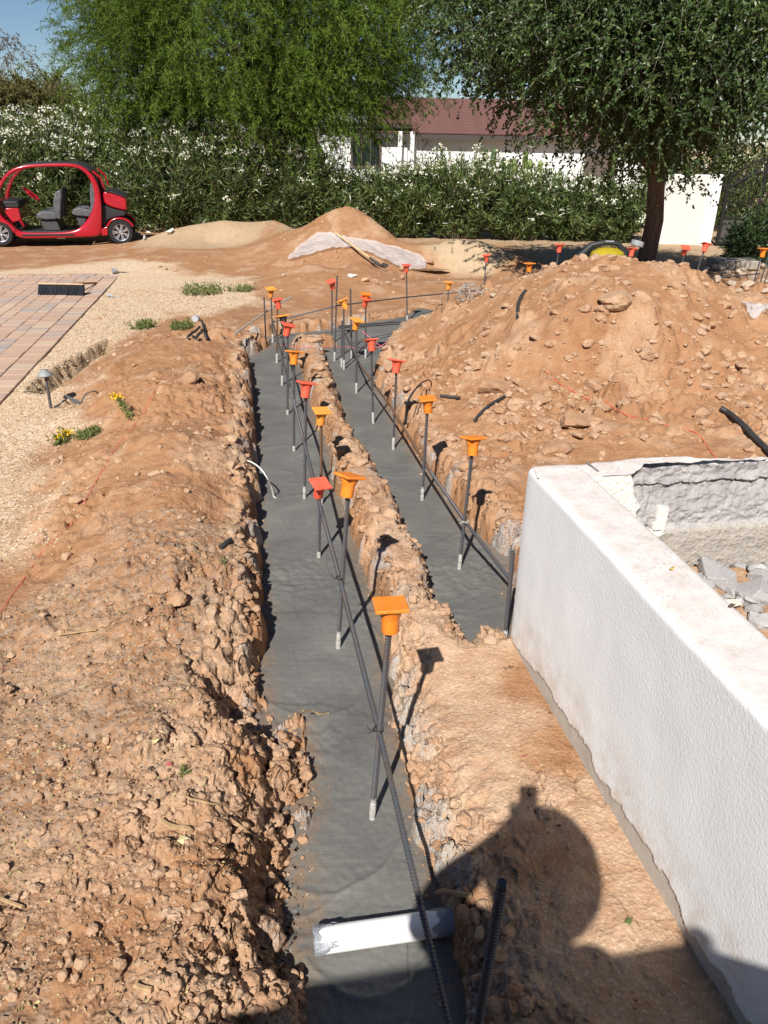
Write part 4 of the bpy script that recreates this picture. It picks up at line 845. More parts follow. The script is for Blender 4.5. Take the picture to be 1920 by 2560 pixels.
# ================================================================ pipe sleeve
pa, pb = at(789, 2353, .035), at(1153, 2300, .035); pd = (pb - pa); PLn = np.linalg.norm(pd); pr = .040
pipe = empty('pipe', pa, math.atan2(pd[1], pd[0]), 'white plastic pipe with taped ends lying across the wet concrete', 'pipe')
mr = Matrix.Rotation(math.pi / 2, 4, 'Y')
M_PVC = plain('white_pvc', (.80, .80, .79), .3, .5, .04, 12)
MB().lathe([(pr, 0), (pr, PLn)], 40, mr, True).build('tube', M_PVC, pipe, True)
mt = Mat('grey_duct_tape', .38, .5); mt.base(mt.ramp(mt.noise(18, 4), [(.3, (.20, .22, .25)), (.7, (.34, .36, .39))])); mt.bump(mt.noise(26, 5, .6, 1.5), .9, .012); M_TAPE = mt.m
def wrap(x0, x1, seed):
    rg = np.random.default_rng(seed); V = []; n = 48; m = 9
    for i in range(m):
        for k in range(n):
            a = 2 * math.pi * k / n; rag = .012 * math.sin(3 * a + seed) + .008 * math.sin(7 * a)
            xx = x0 + (x1 - x0) * i / (m - 1) + rag * (1 - i / (m - 1)); rr = pr + .0016 + .0016 * abs(math.sin(6 * a + i * .6)) * (1 + .5 * (i == 0))
            V.append((xx, rr * math.cos(a), rr * math.sin(a)))
    for fr in (.96, .6, .15):
        for k in range(n):
            a = 2 * math.pi * k / n; V.append((x1 + .006 * (1 - fr) + .004 * math.sin(5 * a), (pr + .001) * fr * math.cos(a), (pr + .001) * fr * math.sin(a)))
    Fs = [(i * n + k, i * n + (k + 1) % n, (i + 1) * n + (k + 1) % n, (i + 1) * n + k) for i in range(m + 2) for k in range(n)] + [tuple(range((m + 2) * n, (m + 3) * n))]
    return MB().add(V, Fs)
tag(wrap(PLn - .085, PLn + .005, 3).build('tape_end', M_TAPE, pipe, True), 'crumpled grey tape closing the right end')
w2 = wrap(.022, -.004, 5); tag(w2.build('tape_end', M_TAPE, pipe, True), 'narrow torn tape round the left end')
for a0, lab in ((-.9, 0), (1.0, 1), (2.6, 2)):
    V = []; 
    for i in range(6):
        for k in range(4):
            a = a0 + (k - 1.5) * .16; rr = pr + .004 + .002 * math.sin(i * 2 + k); V.append((-.004 + .075 * i / 5 * (1 - .25 * (k % 2)), rr * math.cos(a), rr * math.sin(a)))
    MB().add(V, [(i * 4 + k, i * 4 + k + 1, (i + 1) * 4 + k + 1, (i + 1) * 4 + k) for i in range(5) for k in range(3)]).build('tape_strip', M_TAPE, pipe, True)

# ================================================================ cables, tubes, string
def draped(name, pix, zoff, rad, mat, label, cat, heights=None, group=None, n=8, sub=4):
    P = []
    for i, (px, py) in enumerate(pix):
        if heights and heights[i] is not None: p = at(px, py, heights[i])
        else: p = place_at(px, py); p[2] += zoff
        P.append(p)
    # smooth
    Q = []
    for i in range(len(P) - 1):
        p0, p1, p2, p3 = P[max(i - 1, 0)], P[i], P[i + 1], P[min(i + 2, len(P) - 1)]
        for k in range(sub):
            t = k / sub; Q.append(.5 * ((2 * p1) + (-p0 + p2) * t + (2 * p0 - 5 * p1 + 4 * p2 - p3) * t * t + (-p0 + 3 * p1 - 3 * p2 + p3) * t ** 3))
    Q.append(P[-1]); o = MB().tube(Q, rad, n).build(name, mat, None, True); return tag(o, label, cat, group)
M_TUBE = plain('black_poly_tube', (.035, .036, .038), .55, .35, .3, 25); M_WHT = plain('white_cable', (.62, .61, .58), .5, .3)
draped('cable', [(592, 1149), (620, 1152), (645, 1166), (665, 1190), (678, 1215), (684, 1240), (690, 1246)], .01, .0055, M_WHT, 'white cable curling out of the left bank onto the concrete', 'cable', [.2, .24, .24, .2, .1, .01, .005])
draped('drip_tube', [(1314, 732), (1306, 742), (1298, 756), (1294, 775), (1293, 800)], .02, .017, M_TUBE, 'black tube stub sticking out of the big pile', 'hose', group=None)
draped('drip_tube', [(1799, 1031), (1820, 1043), (1850, 1068), (1885, 1105), (1930, 1150), (1980, 1200)], .035, .020, M_TUBE, 'thick black tube at the right edge of the big pile', 'hose')
draped('drip_tube', [(1100, 994), (1128, 998), (1150, 1000)], .02, .012, M_TUBE, 'short black tube on the soil left of the boulders', 'hose')
draped('drip_tube', [(1186, 1058), (1200, 1040), (1222, 1020), (1250, 1003), (1262, 996)], .02, .012, M_TUBE, 'black tube passing under the largest boulder', 'hose')
draped('drip_tube', [(551, 1374), (565, 1363), (577, 1354)], .012, .013, M_TUBE, 'short black tube piece near the left trench edge', 'hose')
draped('cable', [(1016, 1060), (1017, 1020), (1028, 990), (1050, 960), (1072, 950), (1078, 956)], .02, .006, M_TUBE, 'thin black wire looping out of the trench side', 'cable', [.15, .3, .42, .44, .36, .3])
draped('cable', [(1013, 1062), (1014, 1030), (1020, 1000), (1036, 975), (1055, 962)], .02, .005, M_TUBE, 'second thin wire behind the looping one', 'cable', [.12, .26, .38, .4, .34])
M_STR = plain('red_string', (.72, .10, .06), .8, .2, .2, 60)
draped('string', [(405, 940), (385, 980), (365, 1020), (340, 1060), (310, 1095), (280, 1135), (262, 1170), (240, 1205), (215, 1250), (195, 1285), (172, 1318), (148, 1340), (125, 1360), (100, 1390), (60, 1450), (30, 1490), (-10, 1550)], .005, .0019, M_STR, 'long red string lying over the left mound', 'string', n=5)
draped('string', [(1364, 932), (1385, 950), (1405, 965), (1440, 985), (1470, 1000), (1510, 1005), (1530, 1020), (1548, 1030), (1580, 1045), (1620, 1050), (1665, 1065), (1730, 1080), (1755, 1100), (1775, 1130), (1790, 1148)], .008, .0026, M_STR, 'red string snaking down the big soil pile', 'string', n=5)
M_STRP = plain('pink_string', (.75, .16, .2), .8, .2, .2, 60)
draped('string', [(687, 862), (760, 868), (860, 868), (930, 870), (960, 860), (1000, 830)], .01, .003, M_STRP, 'pink string stretched low across both trenches', 'string', [.03, .2, .06, .08, .12, .2], n=5)
draped('string', [(905, 828), (945, 860), (980, 884), (1010, 892)], .01, .003, M_STRP, 'pink string crossing the other near the far corner', 'string', [.3, .2, .2, .22], n=5)
M_ROOT = plain('dry_root', (.36, .24, .13), .9, .15, .3, 40)
for pts, rad, lab, hs in (([(758, 1777), (785, 1780), (800, 1786), (815, 1784), (823, 1783)], .0035, 'pale rootlet lying over the wet concrete edge', [.1, .05, .03, .012, .01]),
    ([(455, 1990), (475, 2003), (500, 2008), (530, 2016), (565, 2016)], .004, 'thin crooked root trailing to the crack', None), ([(404, 2056), (420, 2068), (440, 2075), (470, 2078), (478, 2084)], .009, 'bleached stick with a cut end on the near ground', None),
    ([(146, 1593), (180, 1588), (215, 1583), (243, 1580)], .005, 'straight dry twig on the left mound', None), ([(340, 2470), (360, 2478), (382, 2482)], .008, 'short pale stick near the bottom of the picture', None), ([(580, 2056), (600, 2070), (625, 2090), (655, 2108)], .004, 'root hanging over the slipped bank', None),
    ([(0, 2252), (25, 2262), (60, 2275)], .006, 'twig at the left picture edge', None), ([(1092, 2232), (1110, 2228), (1140, 2234), (1180, 2240)], .008, 'root in the shaded trench side', [.1, .14, .16, .17]), ([(609, 2042), (620, 2015), (626, 1992)], .004, 'dark twig leaning on the crack edge', None),
    ([(292, 2265), (300, 2255), (308, 2248)], .006, 'stub of bleached twig beside the litter', None), ([(610, 2250), (625, 2232), (648, 2222)], .003, 'thin white rootlet in the crack shadow', None)):
    draped('root' if 'root' in lab else 'twig', pts, .012, rad, M_ROOT, lab, 'root' if 'root' in lab else 'twig', hs, n=6)

# ================================================================ paving
e0, e1 = at(302, 688, 0)[:2], at(0, 1012, 0)[:2]; ey = (e0 - e1) / np.linalg.norm(e0 - e1); exd = np.array([-ey[1], ey[0]])   # exd points left, away from the yard
drive = empty('paved_driveway', (e0[0], e0[1], 0), 0); tag(drive, kind='structure')
mp = Mat('paver', .9, .15); r_ = mp.rnd()
pc = mp.ramp(r_, [(0, (.38, .25, .185)), (.3, (.45, .31, .225)), (.52, (.40, .275, .215)), (.66, (.32, .255, .23)), (.8, (.48, .345, .25)), (.93, (.30, .26, .245)), (1, (.43, .295, .22))])
pc = mp.mix(mp.ramp(mp.noise(4, 5, .6), [(.42, 0), (.7, .45)]), pc, (.46, .33, .235)); pc = mp.mix(.4, pc, mp.ramp(mp.noise(120, 3), [(.3, .38), (.7, .62)]), 'OVERLAY'); mp.base(pc); mp.bump(mp.noise(160, 3), .3, .003); M_PAV = mp.m
def paver_mesh(w_, d_): return MB().box((0, 0, -.02), (w_ - .005, d_ - .005, .06), None, .005).mesh('paver', M_PAV)
_pm = {}
def pav(u, v, w_, d_, store):
    c = e0 - ey * v + exd * u; store.append((c, w_, d_, np.hypot(*c)))
pavs = []
Lr = 8.6
v = -.02
while v < Lr:   # border course along the edge
    pav(.115, v + .1, .23, .2, pavs) if v > .1 else None; v += .2
u = 0.0
for k in range(24): pav(.115 + k * .2 - .02 + .0, .06, .2, .23, pavs)
rgp = np.random.default_rng(12)
u0 = .235; col_w = [.235, .16, .235, .16, .16, .235]; ci = 0
while u0 < 3.3:                                   # columns along the edge with staggered cross joints
    wd = col_w[ci % 6]; ci += 1; v0 = .175 + rgp.choice([0, .08, .12])
    while v0 < Lr:
        ln = rgp.choice([.16, .235, .315], p=[.3, .45, .25]); pav(u0 + wd / 2, v0 + ln / 2, wd, ln, pavs); v0 += ln
    u0 += wd
vis = []
for c, w_, d_, r0 in pavs:
    q = BM_.T @ np.array([c[0], c[1], -CH]); X, Y = 960 + F * q[0] / -q[2], 1280 - F * q[1] / -q[2]
    if -60 < X < 2000 and Y < 1200: vis.append((Y, c, w_, d_))
vis.sort(key=lambda t: -t[0])
rest = MB()
for i, (Y, c, w_, d_) in enumerate(vis):
    dz = rgp.normal(0, .0016); an = math.atan2(exd[1], exd[0]) + rgp.normal(0, .006)
    if i < 300:
        k = (round(w_, 3), round(d_, 3))
        if k not in _pm: _pm[k] = paver_mesh(*k)
        o = link('paver', _pm[k], drive, (c[0] - e0[0], c[1] - e0[1], .012 + dz)); o.rotation_euler = (rgp.normal(0, .004), rgp.normal(0, .004), an)
    else: rest.box((c[0] - e0[0], c[1] - e0[1], -.008 + dz), (w_ - .005, d_ - .005, .06), Matrix.Rotation(an, 3, 'Z'), .005)
if rest.v:
    mp2 = M_PAV.copy(); mp2.name = 'paver_far'
    for nd in mp2.node_tree.nodes:
        if nd.type == 'OBJECT_INFO':
            g = mp2.node_tree.nodes.new('ShaderNodeNewGeometry')
            for lk in list(nd.outputs['Random'].links): mp2.node_tree.links.new(g.outputs['Random Per Island'], lk.to_socket)
    tag(rest.build('paver', mp2, drive), kind='stuff')

# ================================================================ broom, path lights
M_WOOD = plain('broom_wood', (.50, .36, .21), .6, .3, .2, 9); M_HAND = plain('broom_handle', (.20, .10, .055), .5, .4, .25, 20); M_BRIS = plain('bristles', (.022, .024, .03), .6, .3, .5, 200)
ba, bb = at(94, 742, 0), at(210, 744, 0); bm_ = (ba + bb) / 2; ban = math.atan2(bb[1] - ba[1], bb[0] - ba[0]); bl = np.linalg.norm(bb - ba)
br = empty('push_broom', (bm_[0], bm_[1], .02), ban, 'push broom with black bristles lying on the paving', 'broom')
MB().box((0, .10, .15), (bl * .98, .07, .022), Matrix.Rotation(R_(-18), 3, 'X'), .006).build('head', M_WOOD, br)
mb = MB(); rgb = np.random.default_rng(5)
for i in range(64):
    for j in range(4):
        x = -bl / 2 * .96 + bl * .96 * i / 63; y = .075 + .016 * j; fl = rgb.normal(0, .008)
        mb.tube([(x, y, .142), (x + fl * .5, y - .02, .08), (x + fl - .012, y - .045, .004)], [.005, .0055, .006], 5)
mb.build('bristles', M_BRIS, br)
hA = np.array(bm_) + 0; h1 = at(180, 730, .16); h2 = at(241, 707, .03); c_, s_ = math.cos(-ban), math.sin(-ban)
def loc_(p, o, an): d = p - np.array(o.location); return (d[0] * math.cos(-an) - d[1] * math.sin(-an), d[0] * math.sin(-an) + d[1] * math.cos(-an), d[2])
MB().tube([(.16, .12, .155), loc_(h2, br, ban)], .014, 12).build('handle', M_HAND, br, True)
M_LMP = plain('grey_metal', (.24, .245, .25), .5, .5, .2, 15); M_LMPD = plain('dark_post', (.075, .07, .068), .6, .4, .25, 15)
pb_ = place_at(128, 1022, .02); sc = 1.0
hd = atD(113, 938, pb_[1] + .02)
pl_ = empty('path_light', pb_, 0, 'grey dome path light leaning on a dark post beside the paving', 'path light')
tp_ = hd - pb_
MB().tube([(0, 0, -.02), tp_ * .98], .0125, 12).build('post', M_LMPD, pl_, True)
hm = Matrix.Translation(Vector(tp_.tolist())) @ Vector(tp_.tolist()).to_track_quat('Z', 'Y').to_matrix().to_4x4()
MB().lathe([(.0, .052), (.028, .05), (.032, .036), (.036, .034), (.05, .022), (.066, .0), (.062, -.006), (.0, .0)], 28, hm, False).build('hood', M_LMP, pl_, True)
hp = place_at(281, 686, .02); h2_ = empty('path_light', hp, .3, 'fallen grey path light head at the far corner of the paving', 'path light')
mb = MB(); mb.lathe([(.0, .0), (.055, .0), (.05, .02), (.035, .05), (.03, .09), (0, .09)], 18, Matrix.Translation((0, 0, .05)) @ Matrix.Rotation(R_(80), 4, 'Y'), False); mb.build('hood', M_LMP, h2_, True)
MB().tube([(.09, 0, .04), (.3, .03, .015)], .008, 8).build('stem', M_LMPD, h2_, True)
sp = place_at(190, 1012, .05); so = empty('garden_stake', sp, 0, 'dark broken spike light lying among wires left of the mound', 'garden stake')
t2 = atD(164, 990, sp[1] + .1) - sp; t3 = atD(205, 1018, sp[1] - .02) - sp
V = [t2 + np.array(q) for q in ((-.008, 0, 0), (.008, 0, .01), (0, .01, -.012))] + [t3 + np.array(q) for q in ((-.03, 0, 0), (.03, 0, .035), (0, .02, -.02))]
MB().add(V, [(0, 1, 2), (5, 4, 3), (0, 3, 4, 1), (1, 4, 5, 2), (2, 5, 3, 0)]).build('spike', M_LMPD, so)
MB().tube([t3 + np.array((-.01, 0, 0)), t3 + np.array((.05, .02, .01)), t3 + np.array((.09, .05, .05))], [.028, .03, .035], 10).build('socket', M_LMP, so, True)
draped('cable', [(135, 1022), (150, 1012), (160, 1000), (170, 1008), (185, 1020), (200, 1010), (215, 985), (235, 978), (245, 985), (240, 1002), (225, 1010)], .012, .006, M_LMPD, 'loops of brown low voltage wire beside the fallen spike', 'cable', [.03, .08, .12, .06, .05, .1, .18, .2, .16, .1, .06])
fl_ = place_at(283, 742, .02); tag(MB().add([(fl_[0] - .09, fl_[1] + .1, .05), (fl_[0], fl_[1], .012), (fl_[0] + .13, fl_[1] + .05, .03), (fl_[0] + .02, fl_[1] - .07, .016), (fl_[0] - .1, fl_[1] + .02, .02), (fl_[0] + .1, fl_[1] - .03, .012)], [(0, 1, 4), (1, 2, 5), (1, 5, 3), (1, 3, 4)]).build('plastic_scrap', plain('grey_scrap', (.33, .35, .38), .4, .5)), 'crumpled grey plastic scrap beside the paving edge', 'scrap')
# broken irrigation fittings on the far left bank
for pts, lab in (([(470, 855), (480, 845), (490, 838), (500, 828)], 'left of two broken black pipes on the far left bank'), ([(505, 812), (510, 828), (514, 845), (516, 856)], 'right of two broken black pipes on the far left bank'), ([(489, 858), (500, 846), (512, 832)], 'broken black pipe crossing the other two on the bank')):
    draped('drip_tube', pts, .05, .014, M_TUBE, lab, 'hose', n=8)
tag(MB().lathe([(.0, .0), (.05, 0), (.055, .03), (.05, .09), (.04, .1), (0, .1)], 16, Matrix.Translation(Vector(place_at(492, 800, .15).tolist())) @ Matrix.Rotation(R_(70), 4, 'X'), False).build('sprinkler_head', M_LMP, None, True), 'grey sprinkler head lying on the far left bank', 'sprinkler')
# ball of wire mesh and roots by the far corner
mb = MB(); pw = place_at(1172, 748, .12); rgw = np.random.default_rng(8)
for k in range(26):
    c = rgw.normal(0, .05, 3) * np.array([2.4, 1, .8]); a0 = rgw.uniform(0, 6); rr = rgw.uniform(.04, .11); q = rgw.normal(size=3); q /= np.linalg.norm(q); e_ = np.cross(q, [.3, .5, .8]); e_ /= np.linalg.norm(e_); g_ = np.cross(q, e_)
    mb.tube([pw + c + np.array([0, 0, .05]) + rr * (math.cos(a0 + t) * e_ + math.sin(a0 + t) * g_) for t in np.linspace(0, rgw.uniform(2, 5), 10)], .004, 5)
tag(mb.build('wire_heap', plain('grey_wire', (.30, .28, .26), .6, .4, .4, 9), None, True), 'tangle of grey wire and roots at the foot of the big pile', 'wire')
pu = at(1050, 676, .045); tag(MB().add([(pu[0] + .5 * math.cos(a) * (1 + .2 * math.sin(3 * a)), pu[1] + .16 * math.sin(a) * (1 + .2 * math.cos(2 * a)), .06) for a in np.linspace(0, 6.2, 26)], [tuple(range(26))]).build('puddle', plain('wet_mud', (.10, .065, .038), .22, .5, .3, 6, .2)), kind='structure')
# ================================================================ golf cart
# local: x forward (towards the picture's left edge when turned), y to the cart's left, z up
cr_, cf_ = np.array([-5.95, 18.1]), np.array([-8.28, 17.5])
cang = math.atan2(cf_[1] - cr_[1], cf_[0] - cr_[0]); WB = float(np.linalg.norm(cf_ - cr_))
cart = empty('golf_cart', (cr_[0], cr_[1], 0), cang, 'red four seat electric cart with curved roof frame parked by the oleander hedge', 'golf cart')
mR = Mat('red_paint', .22, .5); mR.base(mR.ramp(mR.noise(3, 5), [(.3, (.33, .004, .014)), (.7, (.40, .006, .020))])); mR.b.inputs['Coat Weight'].default_value = .7; mR.b.inputs['Coat Roughness'].default_value = .06; M_RP = mR.m
M_TY = plain('tyre', (.022, .022, .023), .85, .2, .3, 40); M_RIM = plain('alloy', (.55, .56, .58), .3, .5, .1, 9, 0, .8); M_RIMD = plain('rim_dark', (.02, .02, .022), .5, .4)
M_SEAT = plain('seat_vinyl', (.085, .088, .095), .6, .35, .3, 12); M_PLB = plain('cart_black', (.02, .021, .023), .55, .4, .3, 9); M_SEATB = plain('seat_base', (.06, .06, .065), .35, .5)
mg = Mat('windscreen', .05, .5); mg.base((.82, .9, .86)); mg.b.inputs['Transmission Weight'].default_value = 1.0; mg.b.inputs['IOR'].default_value = 1.02; mg.b.inputs['Alpha'].default_value = .35; M_GL = mg.m
k_ = WB / 1230.0      # metres per unit of the traced profile; rear axle at 1245, front axle at 15
def pp(u, v): return ((1245 - u) * k_, (1035 - v) / 545.)
outer = [(-20, 700), (0, 570), (45, 450), (120, 325), (210, 235), (330, 187), (470, 172), (600, 165), (740, 160), (860, 160), (945, 190), (1010, 245), (1055, 320), (1080, 400), (1086, 500), (1082, 620), (1066, 760), (1052, 860), (1045, 942), (900, 948), (740, 952), (560, 955), (380, 958), (200, 958), (168, 920), (120, 850), (60, 770)]
inner = [(48, 690), (58, 570), (80, 470), (150, 345), (235, 268), (345, 222), (470, 208), (600, 202), (740, 200), (860, 203), (915, 222), (965, 270), (1003, 340), (1020, 420), (1020, 500), (1000, 600), (955, 690), (900, 765), (830, 835), (770, 866), (690, 884), (560, 892), (400, 892), (240, 888), (190, 862), (140, 800), (80, 740)]
def side_frame(y, sgn):
    mb = MB(); n = len(outer); m = 10; V = []
    O = np.array([pp(*p) for p in outer]); I = np.array([pp(*p) for p in inner]); C_ = (O + I) / 2; Hf = (O - I) / 2
    for i in range(n):
        for j in range(m):
            a = 2 * math.pi * j / m; ca, sa = math.cos(a), math.sin(a); ca = math.copysign(abs(ca) ** .7, ca); sa = math.copysign(abs(sa) ** .7, sa)
            p = C_[i] + Hf[i] * ca; V.append((p[0], y + .05 * sa, p[1]))
    mb.add(V, [(i * m + j, i * m + (j + 1) % m, ((i + 1) % n) * m + (j + 1) % m, ((i + 1) % n) * m + j) for i in range(n) for j in range(m)])
    o = mb.build('side_frame', M_RP, cart, 'all'); md = o.modifiers.new('smooth', 'SUBSURF'); md.levels = md.render_levels = 2; return o
W2 = .60
side_frame(W2, 1); side_frame(-W2, -1)
def cbox(name, u0, v0, u1, v1, y0, y1, mat, bev=.02, par=None, rotx=0):
    a = pp(u0, v0); b = pp(u1, v1); mb = MB(); mb.box(((a[0] + b[0]) / 2, (y0 + y1) / 2, (a[1] + b[1]) / 2), (abs(a[0] - b[0]), abs(y1 - y0), abs(a[1] - b[1])), Matrix.Rotation(rotx, 3, 'Y') if rotx else None, bev)
    return mb.build(name, mat, par or cart, True)
def cprism(name, poly, y0, y1, mat, bev=.02, par=None):
    mb = MB(); mb.prism([pp(*p) for p in poly], y0, y1); o = mb.build(name, mat, par or cart, True)
    if bev: md = o.modifiers.new('b', 'BEVEL'); md.width = bev; md.segments = 3; md.limit_method = 'ANGLE'; md.angle_limit = R_(35)
    return o
cprism('roof', [(340, 178), (470, 166), (700, 158), (870, 158), (960, 190), (1020, 235), (1012, 246), (950, 205), (860, 176), (600, 182), (345, 200)], -W2, W2, M_PLB, .008)
cprism('rear_bar', [(1040, 235), (1110, 300), (1140, 420), (1125, 424), (1098, 312), (1030, 250)], -W2 - .02, -W2 + .05, M_RP, .01); cprism('rear_bar', [(1040, 235), (1110, 300), (1140, 420), (1125, 424), (1098, 312), (1030, 250)], W2 - .05, W2 + .02, M_RP, .01)
cprism('floor', [(150, 880), (830, 880), (830, 940), (150, 940)], -W2 + .02, W2 - .02, M_PLB, .01)
cprism('windscreen', [(40, 575), (75, 460), (140, 345), (220, 262), (224, 268), (146, 350), (82, 463), (48, 575)], -W2 + .05, W2 - .05, M_GL, 0)
cprism('dashboard', [(60, 560), (230, 560), (245, 610), (232, 630), (70, 630)], -W2 + .06, W2 - .06, M_PLB, .02)
cprism('front_panel', [(70, 632), (232, 632), (240, 760), (150, 790), (100, 700)], -W2 + .06, W2 - .06, M_RP, .02)
cprism('hood', [(-10, 560), (10, 640), (60, 760), (20, 770), (-60, 640), (-210, 720), (-330, 800), (-350, 900), (-300, 930), (-330, 790), (-230, 660), (-90, 590)], -W2, W2, M_RP, .03)
cprism('hood', [(-10, 565), (20, 690), (-110, 720), (-330, 900), (-350, 880), (-330, 790), (-210, 660), (-90, 585)], -W2 + .02, W2 - .02, M_RP, .04)
st_ = cprism('steering_column', [(200, 640), (320, 540), (330, 552), (215, 655)], W2 - .48, W2 - .42, M_PLB, .008)
cc = pp(352, 500); mb = MB()
sm_ = Matrix.Translation((cc[0], W2 - .45, cc[1])) @ Matrix.Rotation(R_(-42), 4, 'Y')
mb.tube([sm_ @ Vector((.19 * math.cos(a), .19 * math.sin(a), 0)) for a in np.linspace(0, 2 * math.pi, 30)], .016, 8, False); mb.tube([sm_ @ Vector((.18, 0, 0)), sm_ @ Vector((-.18, 0, 0))], .02, 6); mb.tube([sm_ @ Vector((0, .18, 0)), sm_ @ Vector((0, 0, -.03))], .02, 6); mb.build('steering_wheel', M_RP, cart, True)
for y0 in (.08, -.56):
    y1 = y0 + .48
    cprism('seat', [(395, 720), (405, 690), (440, 672), (570, 670), (600, 690), (600, 755), (480, 758), (410, 748)], y0, y1, M_SEAT, .03)
    cprism('backrest', [(580, 640), (590, 560), (620, 470), (650, 445), (685, 447), (690, 480), (660, 620), (640, 755), (600, 755), (585, 700)], y0, y1, M_SEAT, .03)
    cprism('seat', [(762, 680), (780, 645), (850, 628), (960, 655), (990, 660), (930, 730), (800, 715), (765, 705)], y0, y1, M_SEAT, .03)
    cprism('backrest', [(960, 640), (975, 440), (1000, 350), (1022, 345), (1030, 380), (1025, 520), (1000, 660), (965, 665)], y0, y1, M_SEAT, .03)
cprism('seat_base', [(425, 765), (590, 765), (620, 880), (450, 880)], -.5, .5, M_SEATB, .02); cprism('seat_base', [(790, 720), (905, 735), (880, 800), (820, 850)], -.5, .5, M_SEATB, .02)
mb = MB()
for y in (.54, .06): mb.tube([(pp(u, v)[0], y, pp(u, v)[1]) for u, v in ((850, 705), (868, 660), (895, 628), (925, 636), (932, 660), (915, 725))], .013, 6)
mb.build('armrest', M_PLB, cart, True)
cprism('trunk', [(1100, 560), (1102, 480), (1125, 452), (1180, 458), (1270, 490), (1335, 520), (1338, 655), (1300, 660), (1180, 625), (1125, 598)], -W2 + .06, W2 - .06, M_RP, .05)
cprism('trunk_lid', [(1130, 448), (1200, 455), (1290, 488), (1338, 515), (1338, 524), (1270, 494), (1180, 462), (1128, 456)], -W2 + .04, W2 - .04, M_PLB, .006)
cprism('rear_body', [(1086, 560), (1100, 600), (1180, 640), (1320, 668), (1310, 720), (1220, 730), (1120, 760), (1050, 900), (1050, 760)], -W2 + .1, W2 - .1, M_PLB, .02)
def arc_fender(u, v, r0, r1, a0, a1, y0, y1, tail):
    P = [(u + r1 * math.cos(a), v - r1 * math.sin(a)) for a in np.linspace(a0, a1, 16)] + [(u + r0 * math.cos(a), v - r0 * math.sin(a)) for a in np.linspace(a1, a0, 16)]
    return cprism('fender', P + tail, y0, y1, M_RP, .015)
for y0, y1 in ((W2 - .16, W2 + .06), (-W2 - .06, -W2 + .16)):
    arc_fender(1245, 890, 138, 158, .38, 2.75, y0, y1, []); cprism('fender_flap', [(1045, 860), (1115, 825), (1105, 925), (1042, 930)], y0, y1, M_RP, .01)
    arc_fender(15, 920, 145, 172, .25, 2.9, y0, y1, [])
def cart_wheel(u, y, out):
    px_, pz = pp(u, 905); R = .255
    wh = link('wheel', None, cart, (px_, y, R)) ; s = 1 if out else -1
    rot = Matrix.Rotation(-s * math.pi / 2, 4, 'X')
    MB().lathe([(.172, -.08), (.235, -.085), (.257, -.06), (R, -.02), (R, .02), (.257, .06), (.235, .085), (.172, .08), (.172, -.08)], 36, rot, False).build('tyre', M_TY, wh, True)
    rim = MB(); rim.lathe([(.172, .05), (.178, .078), (.163, .074), (.155, .05), (.155, -.06), (.172, -.06)], 36, rot, False)
    for k in range(7):
        a = 2 * math.pi * k / 7
        for da in (-.13, .13):
            c, s2 = math.cos(a + da), math.sin(a + da); q = [Vector((r * c - w2 * s2, r * s2 + w2 * c, z)) for r, z, w2 in ((.035, .06, -.008), (.035, .06, .008), (.162, .062, .014), (.162, .062, -.014), (.035, .035, -.008), (.035, .035, .008), (.162, .04, .014), (.162, .04, -.014))]
            rim.add([rot @ p for p in q], [(0, 1, 2, 3), (7, 6, 5, 4), (0, 3, 7, 4), (1, 5, 6, 2), (2, 6, 7, 3), (0, 4, 5, 1)])
    rim.lathe([(0, .075), (.03, .072), (.042, .06), (.042, .02)], 16, rot, False); rim.build('rim', M_RIM, wh, False)
    MB().lathe([(.158, .02), (0, .02)], 28, rot, False).build('hub_plate', M_RIMD, wh, False)
for u in (1245, 15):
    cart_wheel(u, W2 - .03, True); cart_wheel(u, -W2 + .03, False)

# ================================================================ plastic sheet, shovel
sp_pts = [(719, 654), (745, 622), (794, 590), (830, 592), (862, 598), (920, 608), (996, 625), (1055, 648), (1066, 662)]
sl_pts = [(722, 657), (768, 645), (815, 632), (850, 626), (873, 626), (925, 638), (960, 657), (1010, 680), (1064, 682)]
nu, nv = 64, 16; V = []
def along(L, t):
    x = t * (len(L) - 1); i = min(int(x), len(L) - 2); f = x - i; return np.array(L[i]) * (1 - f) + np.array(L[i + 1]) * f
for i in range(nu):
    a, b = along(sp_pts, i / (nu - 1)), along(sl_pts, i / (nu - 1))
    for j in range(nv):
        q = a * (1 - j / (nv - 1)) + b * (j / (nv - 1)); V.append(place_at(q[0], q[1], .25, 4))
V = np.array(V); fo = fbm(V[:, 0] + .4 * V[:, 1], V[:, 1] * .5, 3.2, 4, 501, .6)
V[:, 2] += .045 + .04 * np.abs(fo) + .02 * np.abs(fbm(V[:, 0], V[:, 1] * .4, 8, 3, 503))
i0 = np.arange(nu - 1)[:, None] * nv + np.arange(nv - 1)[None]; FF = np.stack([i0, i0 + nv, i0 + nv + 1, i0 + 1], -1).reshape(-1, 4)
ms = Mat('clear_sheet', .28, .5); ms.base(ms.ramp(ms.noise(5, 6, .7), [(.35, (.62, .62, .64)), (.65, (.85, .86, .88))])); ms.b.inputs['Alpha'].default_value = .40; ms.bump(ms.noise(7, 6, .7, .8), .8, .06); M_SHEET = ms.m
tag(mesh_np('plastic_sheet', V, FF, M_SHEET, None, None, True), 'wrinkled clear plastic sheet draped over the orange soil pile', 'plastic sheet')
sa, sb, sc_ = place_at(838, 590, .6) + np.array([0, 0, .06]), place_at(925, 660, .3) + np.array([0, 0, .1]), place_at(976, 690, .05) + np.array([0, 0, .05])
sh = empty('shovel', sb, 0, 'long handled shovel lying across the plastic sheet', 'shovel')
MB().tube([sa - sb, np.zeros(3)], [.02, .022], 10).build('handle', M_WOOD, sh, True)
